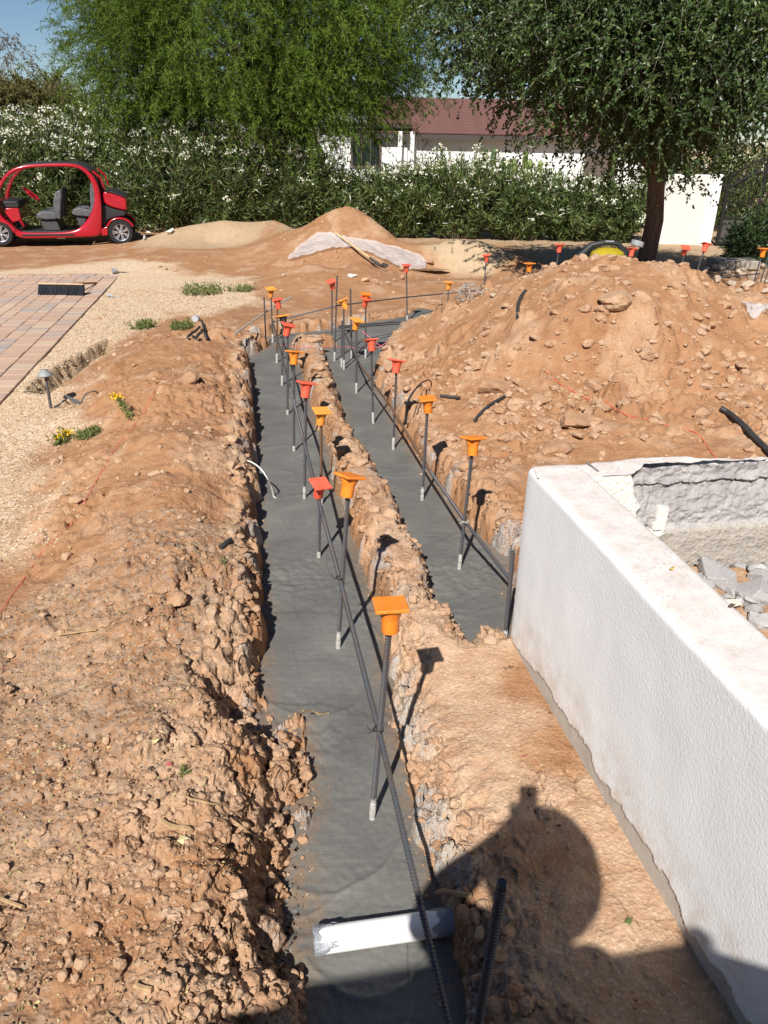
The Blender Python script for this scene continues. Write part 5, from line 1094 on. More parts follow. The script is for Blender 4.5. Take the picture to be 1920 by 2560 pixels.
dv = (sc_ - sb); dl_ = np.linalg.norm(dv); dv /= dl_; sv = np.cross(dv, [0, 0, 1.0]); sv /= np.linalg.norm(sv); nv_ = np.cross(sv, dv)
MB().tube([np.zeros(3), dv * dl_ * .45], [.024, .03], 10).build('socket', M_LMPD, sh, True)
V = []; 
for i in range(9):
    t = i / 8; hw = .11 * (1 if t < .55 else math.sqrt(max(0, 1 - ((t - .55) / .46) ** 2))) * (.8 + .2 * min(1, t * 6))
    for j in range(7):
        s = (j - 3) / 3; V.append(dv * (dl_ * .42 + .38 * t) + sv * hw * s + nv_ * (.035 * s * s - .01 + .02 * t))
MB().add(V, [(i * 7 + j, i * 7 + j + 1, (i + 1) * 7 + j + 1, (i + 1) * 7 + j) for i in range(8) for j in range(6)]).build('blade', plain('dirty_blade', (.05, .042, .035), .7, .3, .3, 12), sh, True)
pw = place_at(882, 693, .05); tag(link('litter', hull_mesh('litter', 700, plain('white_litter', (.75, .75, .73), .6)), None, (pw[0], pw[1], pw[2] + .03)), 'scrap of white litter left of the shovel blade', 'litter'); bpy.data.objects['litter'].scale = (.09, .05, .04)
# white plastic bag on the right slope
V = []; cpt = place_at(1905, 778, .8)
for i in range(18):
    for j in range(12): 
        V.append((cpt[0] + (i / 17 - .3) * .5, cpt[1] + (j / 11 - .5) * .24, 0))
V = np.array(V); V[:, 2] = soil(V[:, 0], V[:, 1]) + .02 + .07 * np.abs(fbm(V[:, 0], V[:, 1], 5, 4, 511)); i0 = np.arange(17)[:, None] * 12 + np.arange(11)[None]
tag(mesh_np('plastic_bag', V, np.stack([i0, i0 + 12, i0 + 13, i0 + 1], -1).reshape(-1, 4), M_SHEET, None, None, True), 'white plastic bag half buried on the right flank of the big pile', 'plastic bag')

# ================================================================ compressor behind the pile
cpz = atD(1515, 660, 10.6); cp0 = np.array([cpz[0], 10.6, soil1(cpz[0], 10.6)]); tz = atD(1515, 618, 10.6)[2]
kx = 10.6 / F * 1.06
comp = empty('air_compressor', cp0, 0, 'yellow portable compressor with a black carrying handle behind the big pile', 'compressor')
M_YEL = plain('yellow_shell', (.34, .26, .015), .4, .5, .15, 10)  # yellow darkened to stand in for the tree shade
hh_ = tz - cp0[2]
mb = MB(); mb.lathe([(.0, .0), (.16, 0), (.19, .05), (.19, hh_ - .16), (.17, hh_ - .06), (.10, hh_ - .01), (0, hh_)], 28, Matrix.Diagonal((1.25, 1, 1, 1)), False); mb.build('tank', M_YEL, comp, True)
mb = MB(); mb.tube([(-.42, 0, hh_ - .28), (-.36, 0, hh_ - .12), (-.22, 0, hh_ + .02), (-.05, 0, hh_ + .06), (.12, 0, hh_ + .05), (.22, 0, hh_ - .06), (.25, 0, hh_ - .3)], [.05, .055, .045, .035, .035, .04, .05], 10); mb.build('handle', M_PLB, comp, True)
mb = MB(); mb.box((-.34, 0, hh_ - .34), (.16, .26, .34), None, .04); mb.build('motor_cover', M_PLB, comp, True); MB().box((0, 0, hh_ + .075), (.12, .075, .02), None, .006).build('grip', M_LMP, comp)

# ================================================================ gate wall and iron gate
GD = 19.6
gx0, gx1 = atD(1648, 600, GD)[0], atD(1752, 600, GD)[0]; gz = atD(1700, 436, GD)[2]
gw = empty('boundary_wall', (gx1, GD, 0), 0, 'cream stucco wall beside the iron gate with a bright end face', 'wall')
M_CREAM = plain('cream_stucco', (.60, .575, .52), .9, .15, .05, 2, .12)
MB().box(((gx0 - gx1) / 2 - .03, .12, gz / 2 - .1), (gx1 - gx0 + .06, .24, gz + .2), None, .02).build('wall_face', M_CREAM, gw)
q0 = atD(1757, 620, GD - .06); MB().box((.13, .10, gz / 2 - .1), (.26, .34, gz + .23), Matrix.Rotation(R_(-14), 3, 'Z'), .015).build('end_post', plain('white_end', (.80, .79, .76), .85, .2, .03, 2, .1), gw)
M_IRON = plain('iron', (.016, .014, .013), .7, .2, .2, 30)
gate = empty('iron_gate', (gx1 + .36, GD - .1, 0), R_(-6), 'dark wrought iron gate with arched scrolled top standing open beside the cream wall', 'gate')
gA = lambda x: 1.52 + .40 * math.sin(min(x / .85, 1.0) * math.pi / 2) - (.30 * ((x - .85) / 1.2) ** 1.6 if x > .85 else 0)
GW_ = 1.9
MB().box((0, 0, .78), (.075, .075, 1.56), None, .006).build('post', M_IRON, gate); MB().box((.78, 0, 1.0), (.055, .055, 1.86), None, .006).build('stile', M_IRON, gate); MB().box((1.12, 0, .93), (.05, .05, 1.6), None, .006).build('stile', M_IRON, gate)
for dz, nm in ((0, 'top_rail'), (-.26, 'lower_rail')): MB().tube([(x, 0, gA(x) + dz) for x in np.linspace(0, GW_, 30)],   .034, 8).build(nm, M_IRON, gate, True)
MB().box((.95, 0, .62), (1.9, .06, .045), None, .005).build('mid_rail', M_IRON, gate); MB().box((.95, 0, .07), (1.9, .06, .05), None, .005).build('bottom_rail', M_IRON, gate)
MB().box((.95, 0, .34), (1.82, .02, .5), None, .004).build('kick_panel', plain('iron_panel', (.055, .05, .046), .5, .5), gate)
rgi = np.random.default_rng(21)
pk = MB().tube([(0, 0, 0), (0, 0, 1)], .011, 6).mesh('picket', M_IRON, True)
for x in np.arange(.09, GW_, .105):
    o = link('picket', pk, gate, (x, 0, .64)); o.scale = (1, 1, gA(x) - .26 - .64)
for x in np.arange(.08, GW_ - .1, .16):
    mb = MB(); c = np.array([x + .06, 0, gA(x + .06) - .13]); sgn = 1 if int(x / .16) % 2 else -1
    mb.tube([c + (.10 - .075 * t) * np.array([math.cos(sgn * t * 9), 0, math.sin(sgn * t * 9)]) for t in np.linspace(0, 1, 22)], .012, 6); mb.build('scroll', M_IRON, gate, True)
for x in np.arange(.14, GW_, .21):
    for _ in range(2):
        z = rgi.uniform(.75, gA(x) - .45); mb = MB(); s = rgi.choice([-1, 1])
        mb.tube([(x + s * .05 * math.sin(t * 5) * (1 - t * .5), .0, z + .22 * t) for t in np.linspace(0, 1, 10)], .011, 5)
        a = rgi.uniform(.3, .9) * s
        for tt in (.3, .6, .9): mb.add([(x, 0, z + .22 * tt), (x + .045 * s, .01, z + .22 * tt + .03), (x + .07 * s, 0, z + .22 * tt + .07), (x + .02 * s, -.01, z + .22 * tt + .05)], [(0, 1, 2, 3)])
        mb.build('vine_scroll', M_IRON, gate, True)
for z in (1.42, 1.30, .95, .42, .18): MB().box((-.075, -.02, z), (.07, .06, .05 if z != 1.30 else .11), None, .008).build('hinge', M_IRON, gate)
bd = at(1835, 648, .22); tag(MB().box((bd[0], bd[1], .14), (.85, .5, .16), Matrix.Rotation(.1, 3, 'Z'), .012).build('stone_slab', plain('slab', (.30, .265, .22), .9, .1, .2, 8, .3)), 'flat stone slab lying in the tree shade by the rock heap', 'slab')

# ================================================================ neighbour's house
HD = 32.0
hz = atD(1250, 341, HD)[2]; house = empty('house', (4, HD, 0), 0, 'low white house with brown red tiled roof beyond the hedge', 'house')
M_HW = plain('white_wall', (.72, .715, .70), .9, .15, .04, 1.5, .1); M_TRIM = plain('brown_fascia', (.065, .05, .045), .6, .3)
hx0, hx1 = atD(925, 340, HD)[0] - 4, atD(1720, 340, HD)[0] - 4
mb = MB(); mb.box(((hx0 + hx1) / 2 + .3, 2.5, hz / 2), (hx1 - hx0 - .6, 5, hz), None, .02); mb.build('wall', M_HW, house)
jx = atD(1020, 340, HD)[0] - 4
MB().box((jx - 1.65, 1.2, hz / 2 + .1), (3.3, 2.6, hz + .2), None, .02).build('wing_wall', M_HW, house)
rz0 = hz + .0; mr_ = Mat('roof_tile', .9, .15); tcl = mr_.ramp(mr_.noise(1.8, 5, .6), [(.3, (.115, .060, .052)), (.7, (.165, .086, .072))]); mr_.base(mr_.mix(mr_.ramp(mr_.noise(14, 3), [(.4, 0), (.7, .6)]), tcl, (.11, .055, .048))); mr_.bump(mr_.noise(30, 3), .4, .02)
rows = 12; rl = 3.7; pitch = R_(20)
roof = empty('roof_frame', (0, 0, 0)); bpy.data.objects.remove(roof)
rf = MB(); rf.box(((hx0 + hx1) / 2 + .6, -.37, rz0 - .06), (hx1 - hx0 + 1.0, .05, .17)); fas = rf.build('fascia', M_TRIM, house)
rb = MB(); rb.add([(hx0 - .1, -.35, rz0), (hx1 + .9, -.35, rz0), (hx1 + .9, -.35 + rl * math.cos(pitch), rz0 + rl * math.sin(pitch)), (hx0 - .1, -.35 + rl * math.cos(pitch), rz0 + rl * math.sin(pitch))], [(0, 1, 2, 3)]); roof_o = rb.build('roof', mr_.m, house)
rt = None
for i in range(rows):
    d0 = i * rl / rows; y = -.37 + d0 * math.cos(pitch); z = rz0 + d0 * math.sin(pitch) + .02
    mb = MB(); ln = rl / rows + .05; n = int((hx1 - hx0 + 1) / .33)
    xs_ = np.linspace(hx0 - .1, hx1 + .9, 3)
    mb.box((0, ln / 2 * math.cos(pitch), ln / 2 * math.sin(pitch) + .03), (hx1 - hx0 + 1.0, ln, .055), Matrix.Rotation(pitch - .05, 3, 'X'), .01)
    if rt is None: rt = mb.mesh('tile_course', mr_.m)
    link('tile_course', rt, roof_o, ((hx0 + hx1) / 2 + .4 + .05 * (i % 2), y, z))
MB().box((jx - 1.7, -.25, hz + .28), (3.6, .3, .14)).build('fascia', M_TRIM, house)
wx_, wz_ = atD(915, 372, HD - .2)[0] - 4, atD(915, 372, HD - .2)[2]
wn = MB().box((wx_, -.13, wz_ - .1), (1.15, .08, 1.1), None, .01).build('window', plain('window_frame', (.10, .075, .055), .5, .4), house)
MB().box((wx_, -.155, wz_ - .1), (1.0, .05, .95)).build('pane', plain('dark_glass', (.02, .025, .025), .08, .6), wn)
for k in (-1, 1): MB().box((wx_ + .17 * k, -.165, wz_ - .1), (.03, .05, .95)).build('mullion', plain('mullion', (.10, .075, .055), .5, .4), wn)
for u in (1000, 1030): 
    xx = atD(u, 360, HD)[0] - 4; MB().box((xx, -.35, hz / 2), (.16, .16, hz + .2), None, .02).build('porch_post', M_HW, house)
MB().box((atD(1500, 410, HD)[0] - 4, -.06, 1.0), (1.2, .06, 1.5)).build('doorway', plain('doorway', (.10, .075, .06), .8), house)

for k, (px, py, lab) in enumerate(((318, 594, 'pale plaster chip right behind the cart wheel'), (345, 587, 'grey rubble chip second from the cart wheel'), (372, 584, 'pale plaster chip in the middle of the chips on the sand'), (400, 580, 'grey rubble chip near the sand pile crest'), (425, 585, 'pale plaster chip farthest from the cart'), (360, 600, 'grey rubble chip lowest on the sand slope'))):
    p = place_at(px, py, .2); o = link('plaster_chip', hull_mesh('plaster_chip', 720 + k, M_RUB if k % 2 else M_RUBW), None, (p[0], p[1], p[2] + .03)); o.scale = (.12, .07, .05); o.rotation_euler = (.2 * k, .3, k)
    tag(o, lab, 'debris', 'chips by the cart wheel')
cprism('tail_light', [(1318, 560), (1334, 560), (1334, 610), (1318, 606)], -W2 + .02, W2 - .02, plain('red_lens', (.35, .01, .01), .15, .5), .008)
for y in (.30, -.34): MB().tube([(pp(u, v)[0], y, pp(u, v)[1]) for u, v in ((1015, 300), (1000, 420), (985, 560), (950, 690))], .014, 6).build('seat_belt', M_PLB, cart, True)
cprism('sill_trim', [(230, 905), (760, 905), (760, 925), (230, 925)], W2 + .047, W2 + .056, M_PLB, .003)
mb = MB(); mb.box((pp(20, 480)[0], W2 + .14, pp(20, 480)[1]), (.07, .16, .11), None, .02); mb.tube([(pp(35, 490)[0], W2 + .04, pp(35, 490)[1]), (pp(20, 480)[0], W2 + .12, pp(20, 480)[1])], .012, 6); mb.build('side_mirror', M_PLB, cart, True)
# ================================================================ vegetation
def leaf_mat(name, stops, rough=.5, spec=.35, trans=.25, big=.6):
    m = Mat(name, rough, spec); c = m.ramp(m.geo_rnd(), stops)
    c = m.mix(.5, c, m.ramp(m.noise(big, 4, .6), [(.3, .4), (.7, .62)]), 'OVERLAY'); m.base(c)
    tr = m.t.nodes.new('ShaderNodeBsdfTranslucent'); mx = m.t.nodes.new('ShaderNodeMixShader'); mx.inputs[0].default_value = trans
    hs = m.mix(.6, c, (.16, .22, .02)); m.l(hs, tr.inputs[0])
    out = m.t.nodes['Material Output']; m.l(m.b.outputs[0], mx.inputs[1]); m.l(tr.outputs[0], mx.inputs[2]); m.l(mx.outputs[0], out.inputs[0]); return m.m
def unit(v): return v / (np.linalg.norm(v, axis=-1, keepdims=True) + 1e-9)
def leaf_arrays(P, D, L, W, rg, fold=.25, mid=.45):
    """rhombic leaves: base P, direction D"""
    n = len(P); D = unit(D); R = unit(rg.normal(size=(n, 3))); S = unit(np.cross(D, R)); N = np.cross(S, D)
    L = np.broadcast_to(L, n)[:, None]; W = np.broadcast_to(W, n)[:, None]
    M = P + D * L * mid
    V = np.stack([P, M + S * W / 2 + N * W * fold, P + D * L - N * L * .06, M - S * W / 2 + N * W * fold], 1).reshape(-1, 3)
    b = (np.arange(n) * 4)[:, None]; return V, np.concatenate([b + np.array([[0, 1, 2]]), b + np.array([[0, 2, 3]])])
class Fol:
    def __init__(s): s.V = []; s.F = []; s.n = 0
    def add(s, V, Fc): s.V.append(V); s.F.append(Fc + s.n); s.n += len(V)
    def leaves(s, P, D, L, W, rg, **k): s.add(*leaf_arrays(P, D, L, W, rg, **k))
    def strips(s, A, B, w):
        """thin three sided twigs from A to B"""
        n = len(A); d = unit(B - A); u = unit(np.cross(d, np.array([.3, .2, .9]))); v = np.cross(d, u); w = np.broadcast_to(w, n)[:, None]
        q = [A + w * (math.cos(a) * u + math.sin(a) * v) for a in (0, 2.1, 4.2)] + [B]
        V = np.stack(q, 1).reshape(-1, 3); b = (np.arange(n) * 4)[:, None]; s.add(V, np.concatenate([b + np.array([[0, 1, 3]]), b + np.array([[1, 2, 3]]), b + np.array([[2, 0, 3]])]))
    def build(s, name, mat, parent, origin): return mesh_np(name, np.concatenate(s.V) - np.array(origin)[None], np.concatenate(s.F), mat, parent, None, False)
M_OLE = leaf_mat('oleander_leaf', [(0, (.036, .062, .019)), (.5, (.085, .13, .038)), (.8, (.155, .195, .062)), (1, (.25, .26, .10))], .36, .5, .22)
M_OFL = Mat('oleander_flower', .7, .2); M_OFL.base(M_OFL.ramp(M_OFL.geo_rnd(), [(0, (.72, .70, .50)), (.5, (.82, .81, .70)), (1, (.86, .86, .80))])); M_OFL = M_OFL.m
M_STEM = plain('stem', (.15, .115, .075), .9, .15, .3, 20); M_TWIG = plain('grey_twig', (.26, .225, .19), .9, .15, .3, 12)
def oleander(c, rx, ry, h, label, seed, nst=95, fl=.5, ylw=0, dens=1.0):
    rg = np.random.default_rng(seed); o = empty('oleander_shrub', (c[0], c[1], c[2]), 0, label, 'shrub', 'oleander shrubs along the boundary'); lf = Fol(); fw = Fol(); st = Fol()
    for k in range(nst):
        a = rg.uniform(0, 6.283); q = math.sqrt(rg.random()); bx, by = .35 * rx * q * math.cos(a), .35 * ry * q * math.sin(a)
        tx, ty = rx * q * math.cos(a) * rg.uniform(.8, 1.12), ry * q * math.sin(a) * rg.uniform(.8, 1.12); hh = h * (1 - .30 * q ** 3) * (rg.uniform(.78, 1.07) if rg.random() < .6 else rg.uniform(.4, .85))
        t = np.linspace(0, 1, 9); path = np.stack([c[0] + bx + (tx - bx) * t ** 1.5, c[1] + by + (ty - by) * t ** 1.5, c[2] + hh * t ** .85], 1)
        st.strips(path[:-1:2], path[2::2] if len(path[2::2]) == len(path[:-1:2]) else path[2::2], .011)
        nw = int(17 * dens); tt = np.repeat(np.linspace(.04 + .12 * rg.random(), 1, nw), 4); i = np.clip((tt * 8).astype(int), 0, 7); f = (tt * 8 - i)[:, None]
        P = path[i] * (1 - f) + path[i + 1] * f + rg.normal(0, .05, (len(tt), 3)); T = unit(path[i + 1] - path[i])
        D = unit(T * .55 + rg.normal(0, .75, (len(tt), 3)) + np.array([0, -.12, .15])); lf.leaves(P, D, rg.uniform(.13, .22, len(P)), rg.uniform(.026, .040, len(P)), rg)
        if rg.random() < fl * (1.0 if hh > .75 * h else .45):
            nf = rg.integers(5, 12); cpt = path[-1] + np.array([0, 0, .02]); ctr = cpt + rg.normal(0, .05, (nf, 3)) * np.array([1.2, 1.2, .8])
            Pf = np.repeat(ctr, 5, 0); fw.leaves(Pf, rg.normal(0, 1, (len(Pf), 3)) + np.array([0, -.4, .5]), .034, .030, rg, mid=.6)
    lf.build('foliage', M_OLE, o, c)
    if fw.V: fw.build('blossom', M_OFL, o, c)
    st.build('stems', M_STEM, o, c); return o
HDG = [(-60, 300, 288, 20.6, 'tall oleander at the left picture edge behind the cart front', .8), (95, 260, 296, 20.6, 'tall oleander with many white blossoms right behind the cart roof', .95), (235, 230, 262, 21.2, 'tallest oleander, flowering, behind the cart tail', .95), (385, 270, 330, 20.4, 'dark oleander with scattered blossoms right of the cart', .55),
       (545, 270, 328, 20.4, 'dark oleander behind the low grey sand piles', .55), (700, 260, 350, 20.6, 'oleander in front of the dark crooked tree trunk', .4), (855, 250, 385, 20.6, 'oleander behind the tall orange soil pile', .5), (1010, 250, 384, 20.5, 'oleander left of the tall bush in front of the house wall', .5),
       (1160, 240, 338, 20.4, 'tall pale flowering bush in front of the white house wall', .7), (1310, 240, 388, 20.3, 'oleander in front of the cactus columns', .65), (1450, 220, 402, 20.2, 'yellowish flowering oleander under the hanging tree crown', .9), (1560, 130, 428, 20.0, 'last oleander of the row before the tree trunk', .7)]
for i, (px, wpx, top, D, lab, fl) in enumerate(HDG):
    p = atD(px, top, D); b = at(px, 600, 0); k = pixm(p); oleander(np.array([p[0], D, -.02]), wpx / 2 / k * 1.38, .85, max(p[2], .8) * (1.03 if i < 6 else .84), lab, 600 + i, int(190 * wpx / 240), fl * (.85 if i < 6 else .6))
for i, (px, wpx, top, D, lab) in enumerate(((1690, 220, 385, 23.0, 'oleander showing above the cream wall'), (1840, 260, 335, 23.0, 'tall oleander behind the iron gate'), (2010, 260, 325, 22.5, 'tall oleander behind the gate at the picture edge'))):
    p = atD(px, top, D); k = pixm(p); oleander(np.array([p[0], D, -.02]), wpx / 2 / k, .8, p[2], lab, 640 + i, 120, .3)

def crown_tree(name, label, base, path, rads, C, R3, nclump, nspray, nleaf, L, W, mat_l, mat_b, seed, droop, zlo, spray_len, ztop, out=.8, upper=.35, shell=.5, twigw=.004, barkname='trunk', cat='tree', limbs=True, spread=.9, hdir=None, twigmat=None, zfun=None):
    rg = np.random.default_rng(seed); o = empty(name, base, 0, label, cat); base = np.array(base); mb = MB()
    path = [np.array(p, float) for p in path]; mb.tube([p - base for p in path], rads, 14); top = path[-1]
    cl = []
    while len(cl) < nclump:
        q = unit(rg.normal(size=3)) * rg.uniform(shell, 1) ** .6; p = C + q * R3
        if p[2] < (zlo if zfun is None else zfun(p)): continue
        if p[2] > ztop and rg.random() > upper: continue
        cl.append(p)
    cl = np.array(cl); lf = Fol(); tw = Fol()
    for p in cl:
        if limbs and rg.random() < .22:
            s = path[-1 - rg.integers(0, min(3, len(path) - 1))]; mid = s * .45 + p * .55 + np.array([0, 0, .25 * np.linalg.norm(p - s) * rg.uniform(-.1, .5)]); t = np.linspace(0, 1, 7)[:, None]
            cv = (1 - t) ** 2 * s + 2 * t * (1 - t) * mid + t * t * p; r0 = rads[-1] * .42; mb.tube([v + rg.normal(0, .02, 3) - base for v in cv], [r0 * (1 - .88 * q) + .004 for q in np.linspace(0, 1, 7)], 5)
        n = nspray if p[2] < ztop else max(3, nspray // 2); od = unit((p - C) / R3); og = p + rg.normal(0, .22, (n, 3)) * spread
        dr = unit(od[None] * out + rg.normal(0, .75, (n, 3)) + (hdir if hdir is not None else 0)); ln = spray_len * rg.uniform(.6, 1.25, n)
        m = 5; ts = np.linspace(0, 1, m)
        cur = og[:, None] + dr[:, None] * (ts[None, :, None] * ln[:, None, None]); cur[:, :, 2] -= droop * (ts[None] ** 2) * ln[:, None]
        for k in range(m - 1): tw.strips(cur[:, k], cur[:, k + 1], twigw * (1 - .2 * k))
        u = rg.uniform(.08, 1, (n, nleaf)); ii = np.clip((u * (m - 1)).astype(int), 0, m - 2); f = (u * (m - 1) - ii)[..., None]; ar = np.arange(n)[:, None]
        P = (cur[ar, ii] * (1 - f) + cur[ar, ii + 1] * f).reshape(-1, 3); T = unit(cur[ar, ii + 1] - cur[ar, ii]).reshape(-1, 3)
        lf.leaves(P, T * .7 + rg.normal(0, .6, P.shape) + np.array([0, 0, -.25 * droop]), L * rg.uniform(.7, 1.25, len(P)), W * rg.uniform(.8, 1.2, len(P)), rg)
    mb.build(barkname, mat_b, o, True); lf.build('crown', mat_l, o, base); tw.build('twigs', twigmat or mat_b, o, base); return o
mk = Mat('dark_bark', .95, .1); mk.base(mk.ramp(mk.noise(6, 6, .7), [(.3, (.035, .026, .02)), (.7, (.085, .062, .046))])); mk.bump(mk.noise(18, 5), .8, .05); M_BARKD = mk.m
mk = Mat('brown_bark', .95, .1); st_m = mk.t.nodes.new('ShaderNodeMapping'); mk.l(mk.obj(), st_m.inputs[0]); st_m.inputs['Scale'].default_value = (9, 9, 1.6); bn_ = mk.noise(2.2, 6, .7, 0, st_m.outputs[0])
mk.base(mk.ramp(bn_, [(.3, (.12, .07, .05)), (.55, (.22, .135, .095)), (.75, (.33, .24, .185))])); mk.bump(bn_, .9, .06); M_BARK = mk.m
M_MES = leaf_mat('mesquite_leaf', [(0, (.060, .115, .012)), (.5, (.105, .178, .018)), (.85, (.145, .225, .028)), (1, (.20, .26, .045))], .55, .25, .32, .5)
tb = atD(800, 470, 23.5)
bx = tb[0]
crown_tree('mesquite_tree', 'wide feathery green tree with crooked dark trunk behind the hedge', (bx, 23.5, 0),
    [(bx, 23.5, -.1), (bx - .1, 23.4, .9), (bx - .05, 23.3, 1.7), (bx - .45, 23.2, 2.3), (bx - 1.0, 23, 3.0), (bx - 1.6, 22.6, 3.9)], [.30, .26, .24, .22, .19, .15],
    np.array([-3.5, 22.3, 4.7]), np.array([4.75, 3.3, 3.3]), 310, 31, 35, .115, .0175, M_MES, M_BARKD, 31, .35, 2.2, .9, 6.0, 1.0, .25, .25, .006,
    zfun=lambda p: 2.25 + .33 * max(p[0] + 2.6, 0) ** 1.1 + .35 * max(-6.6 - p[0], 0), hdir=np.array([-.1, -.15, .12]), spread=1.9)
# a second limb of the same tree belongs to its trunk mesh above; the broad leaved tree at the right
M_ASH = leaf_mat('broad_leaf', [(0, (.028, .054, .015)), (.5, (.046, .084, .022)), (.85, (.075, .122, .034)), (1, (.14, .18, .05))], .42, .4, .2, .9)
t0 = atD(1615, 655, 15.4); t1 = atD(1650, 400, 15.3)
crown_tree('broadleaf_tree', 'dense dark green shade tree with a brown leaning trunk behind the big pile', (t0[0], 15.4, 0),
    [(t0[0] - .03, 15.4, -.1), (t0[0] + .0, 15.4, t0[2] + .1), (t0[0] + .03, 15.38, .9), (t1[0] - .02, 15.3, t1[2] - .25), (t1[0] + .05, 15.2, t1[2] + .5), (t1[0] + .1, 15.0, t1[2] + 1.1)], [.23, .170, .16, .15, .145, .11],
    np.array([atD(1560, 150, 12.9)[0], 12.9, 3.35]), np.array([3.25, 1.9, 1.55]), 330, 26, 22, .064, .037, M_ASH, M_BARK, 32, .38, 2.2, .5, 4.3, .5, .3, .2, .004,
    zfun=lambda p: 2.36 + .49 * max(3.8 - p[0], 0) + 1.1 * max(p[0] - 4.4, 0), spread=1.5, twigmat=M_TWIG)
M_OLV = leaf_mat('olive_leaf', [(0, (.085, .09, .032)), (.5, (.14, .135, .05)), (1, (.20, .165, .075))], .7, .2, .25, .4); M_OLVB = leaf_mat('dusty_leaf', [(0, (.10, .085, .055)), (1, (.17, .14, .10))], .8, .1, .2)
c = atD(50, 300, 42); crown_tree('desert_tree', 'olive brown rounded tree in the distance beyond the left hedge', (c[0], 42, 0), [(c[0], 42, 0), (c[0], 42, 1.5)], [.3, .25], np.array([c[0] + .2, 42, 2.3]), np.array([4.0, 2.2, 2.05]), 130, 20, 26, .17, .055, M_OLV, M_BARKD, 33, .2, .8, .8, 9, .8, 1, .4, .008)
c = atD(40, 170, 50); crown_tree('desert_tree', 'thin dry topped tree rising above the olive brown one', (c[0], 50, 0), [(c[0], 50, 0), (c[0], 50, 3), (c[0] - .1, 50, 5.2)], [.2, .12, .06], np.array([c[0] - .2, 50, 5.9]), np.array([1.5, 1.0, 1.0]), 16, 7, 12, .13, .05, M_OLVB, M_OLVB_B if False else M_TWIG, 34, .3, 4.7, .5, 12, .8, 1, .3, .012)
c = atD(165, 280, 58); crown_tree('desert_tree', 'small grey green tree far away between hedge and big tree', (c[0], 58, 0), [(c[0], 58, 0), (c[0], 58, 2)], [.2, .15], np.array([c[0], 58, 2.7]), np.array([1.7, 1, 1.7]), 26, 12, 14, .2, .07, M_OLV, M_BARKD, 35, .2, 1, .6, 12, .8, 1, .4, .012)
# shaded bush by the gate
M_BSH = leaf_mat('bush_leaf', [(0, (.022, .045, .012)), (.6, (.034, .065, .017)), (1, (.06, .10, .03))], .4, .45, .15)
c = atD(1905, 640, 16.6); crown_tree('bush', 'low dark glossy bush in tree shade in front of the gate', (c[0], 16.6, 0), [(c[0], 16.6, 0), (c[0], 16.6, .3)], [.06, .05], np.array([c[0] + .1, 16.6, .38]), np.array([.9, .7, .55]), 70, 16, 16, .06, .034, M_BSH, M_STEM, 36, .2, .1, .25, 5, .8, 1, .3, .004, 'stems', 'bush', True, .5)
# weeds
M_WEED = leaf_mat('weed_leaf', [(0, (.11, .15, .04)), (.6, (.18, .215, .07)), (1, (.26, .26, .11))], .6, .25, .25, 3); M_YEL2 = plain('yellow_petal', (.80, .52, .015), .7, .2, .1)
def weed(px, py, wpx, hgt, n, label, seed, flowers=0, ragged=1.0, sx=1.0):
    rg = np.random.default_rng(seed); c = place_at(px, py, .1); r = wpx / 2 / pixm(c); o = empty('weed', c, 0, label, 'weed', None); lf = Fol(); st = Fol(); fl = Fol()
    for k in range(n):
        a = rg.uniform(0, 6.28); q = r * math.sqrt(rg.random()); x, y = c[0] + q * math.cos(a) * sx, c[1] + q * math.sin(a) * .8; z = soil1(x, y)
        A = np.array([x, y, z]); h = hgt * rg.uniform(.4, 1.1); B = A + np.array([rg.normal(0, .5) * h, rg.normal(0, .5) * h, h * .8]); st.strips(A[None], B[None], .0025)
        m = 7; t = rg.uniform(.1, 1, m)[:, None]; lf.leaves(A * (1 - t) + B * t, rg.normal(0, .7, (m, 3)) + np.array([0, 0, .5]), rg.uniform(.03, .07, m) * min(1, hgt / .085), rg.uniform(.010, .018, m) * min(1, hgt / .085), rg)
        if k < flowers:
            P = np.repeat((B + [0, 0, .01])[None], 16, 0) + rg.normal(0, .008, (16, 3)); fl.leaves(P, rg.normal(0, 1, (16, 3)) + np.array([0, -.3, .4]), .017, .011, rg)
    lf.build('leaves', M_WEED, o, c); st.build('stems', M_STEM, o, c)
    if fl.V: tag(fl.build('flower', M_YEL2, o, c), kind='stuff')
weed(508, 733, 110, .16, 120, 'straggly green weed on the gravel left of the far uprights', 71); weed(605, 728, 60, .10, 50, 'small low weed right of the straggly one', 72); weed(358, 820, 55, .11, 70, 'green weed tuft at the top of the left mound', 73); weed(452, 822, 55, .10, 60, 'green weed tuft beside the broken black pipes', 74)
weed(222, 1088, 56, .055, 90, 'flat green weed with small yellow flowers at the mound foot', 75, 0); weed(160, 1105, 40, .09, 22, 'yellow flowers trailing from the flat green weed', 76, 7); weed(465, 1935, 16, .04, 6, 'tiny green seedling beside the thin root', 77); weed(558, 1410, 12, .03, 5, 'pale green sprout at the left trench lip', 78)
rg = np.random.default_rng(80); c = place_at(330, 1046, .2); tp = atD(292, 992, c[1] + .1); o = empty('weed', c, 0, 'tall thin weed with a yellow flower head on the left mound', 'weed'); lf = Fol(); st = Fol(); fl = Fol()
tt = np.linspace(0, 1, 7)[:, None]; cv = c * (1 - tt) + tp * tt + np.sin(tt * 3) * np.array([[.02, 0, .02]]); st.strips(cv[:-1], cv[1:], .006)
u = rg.uniform(0, 1, 90); P = c[None] * (1 - u[:, None]) + tp[None] * u[:, None]; lf.leaves(P, rg.normal(0, 1, (90, 3)), .05, .014, rg)
fl.leaves(np.repeat(tp[None], 70, 0) + rg.normal(0, .022, (70, 3)) * np.array([1.2, .8, .6]), rg.normal(0, 1, (70, 3)) + np.array([0, -.4, .6]), .02, .013, rg)
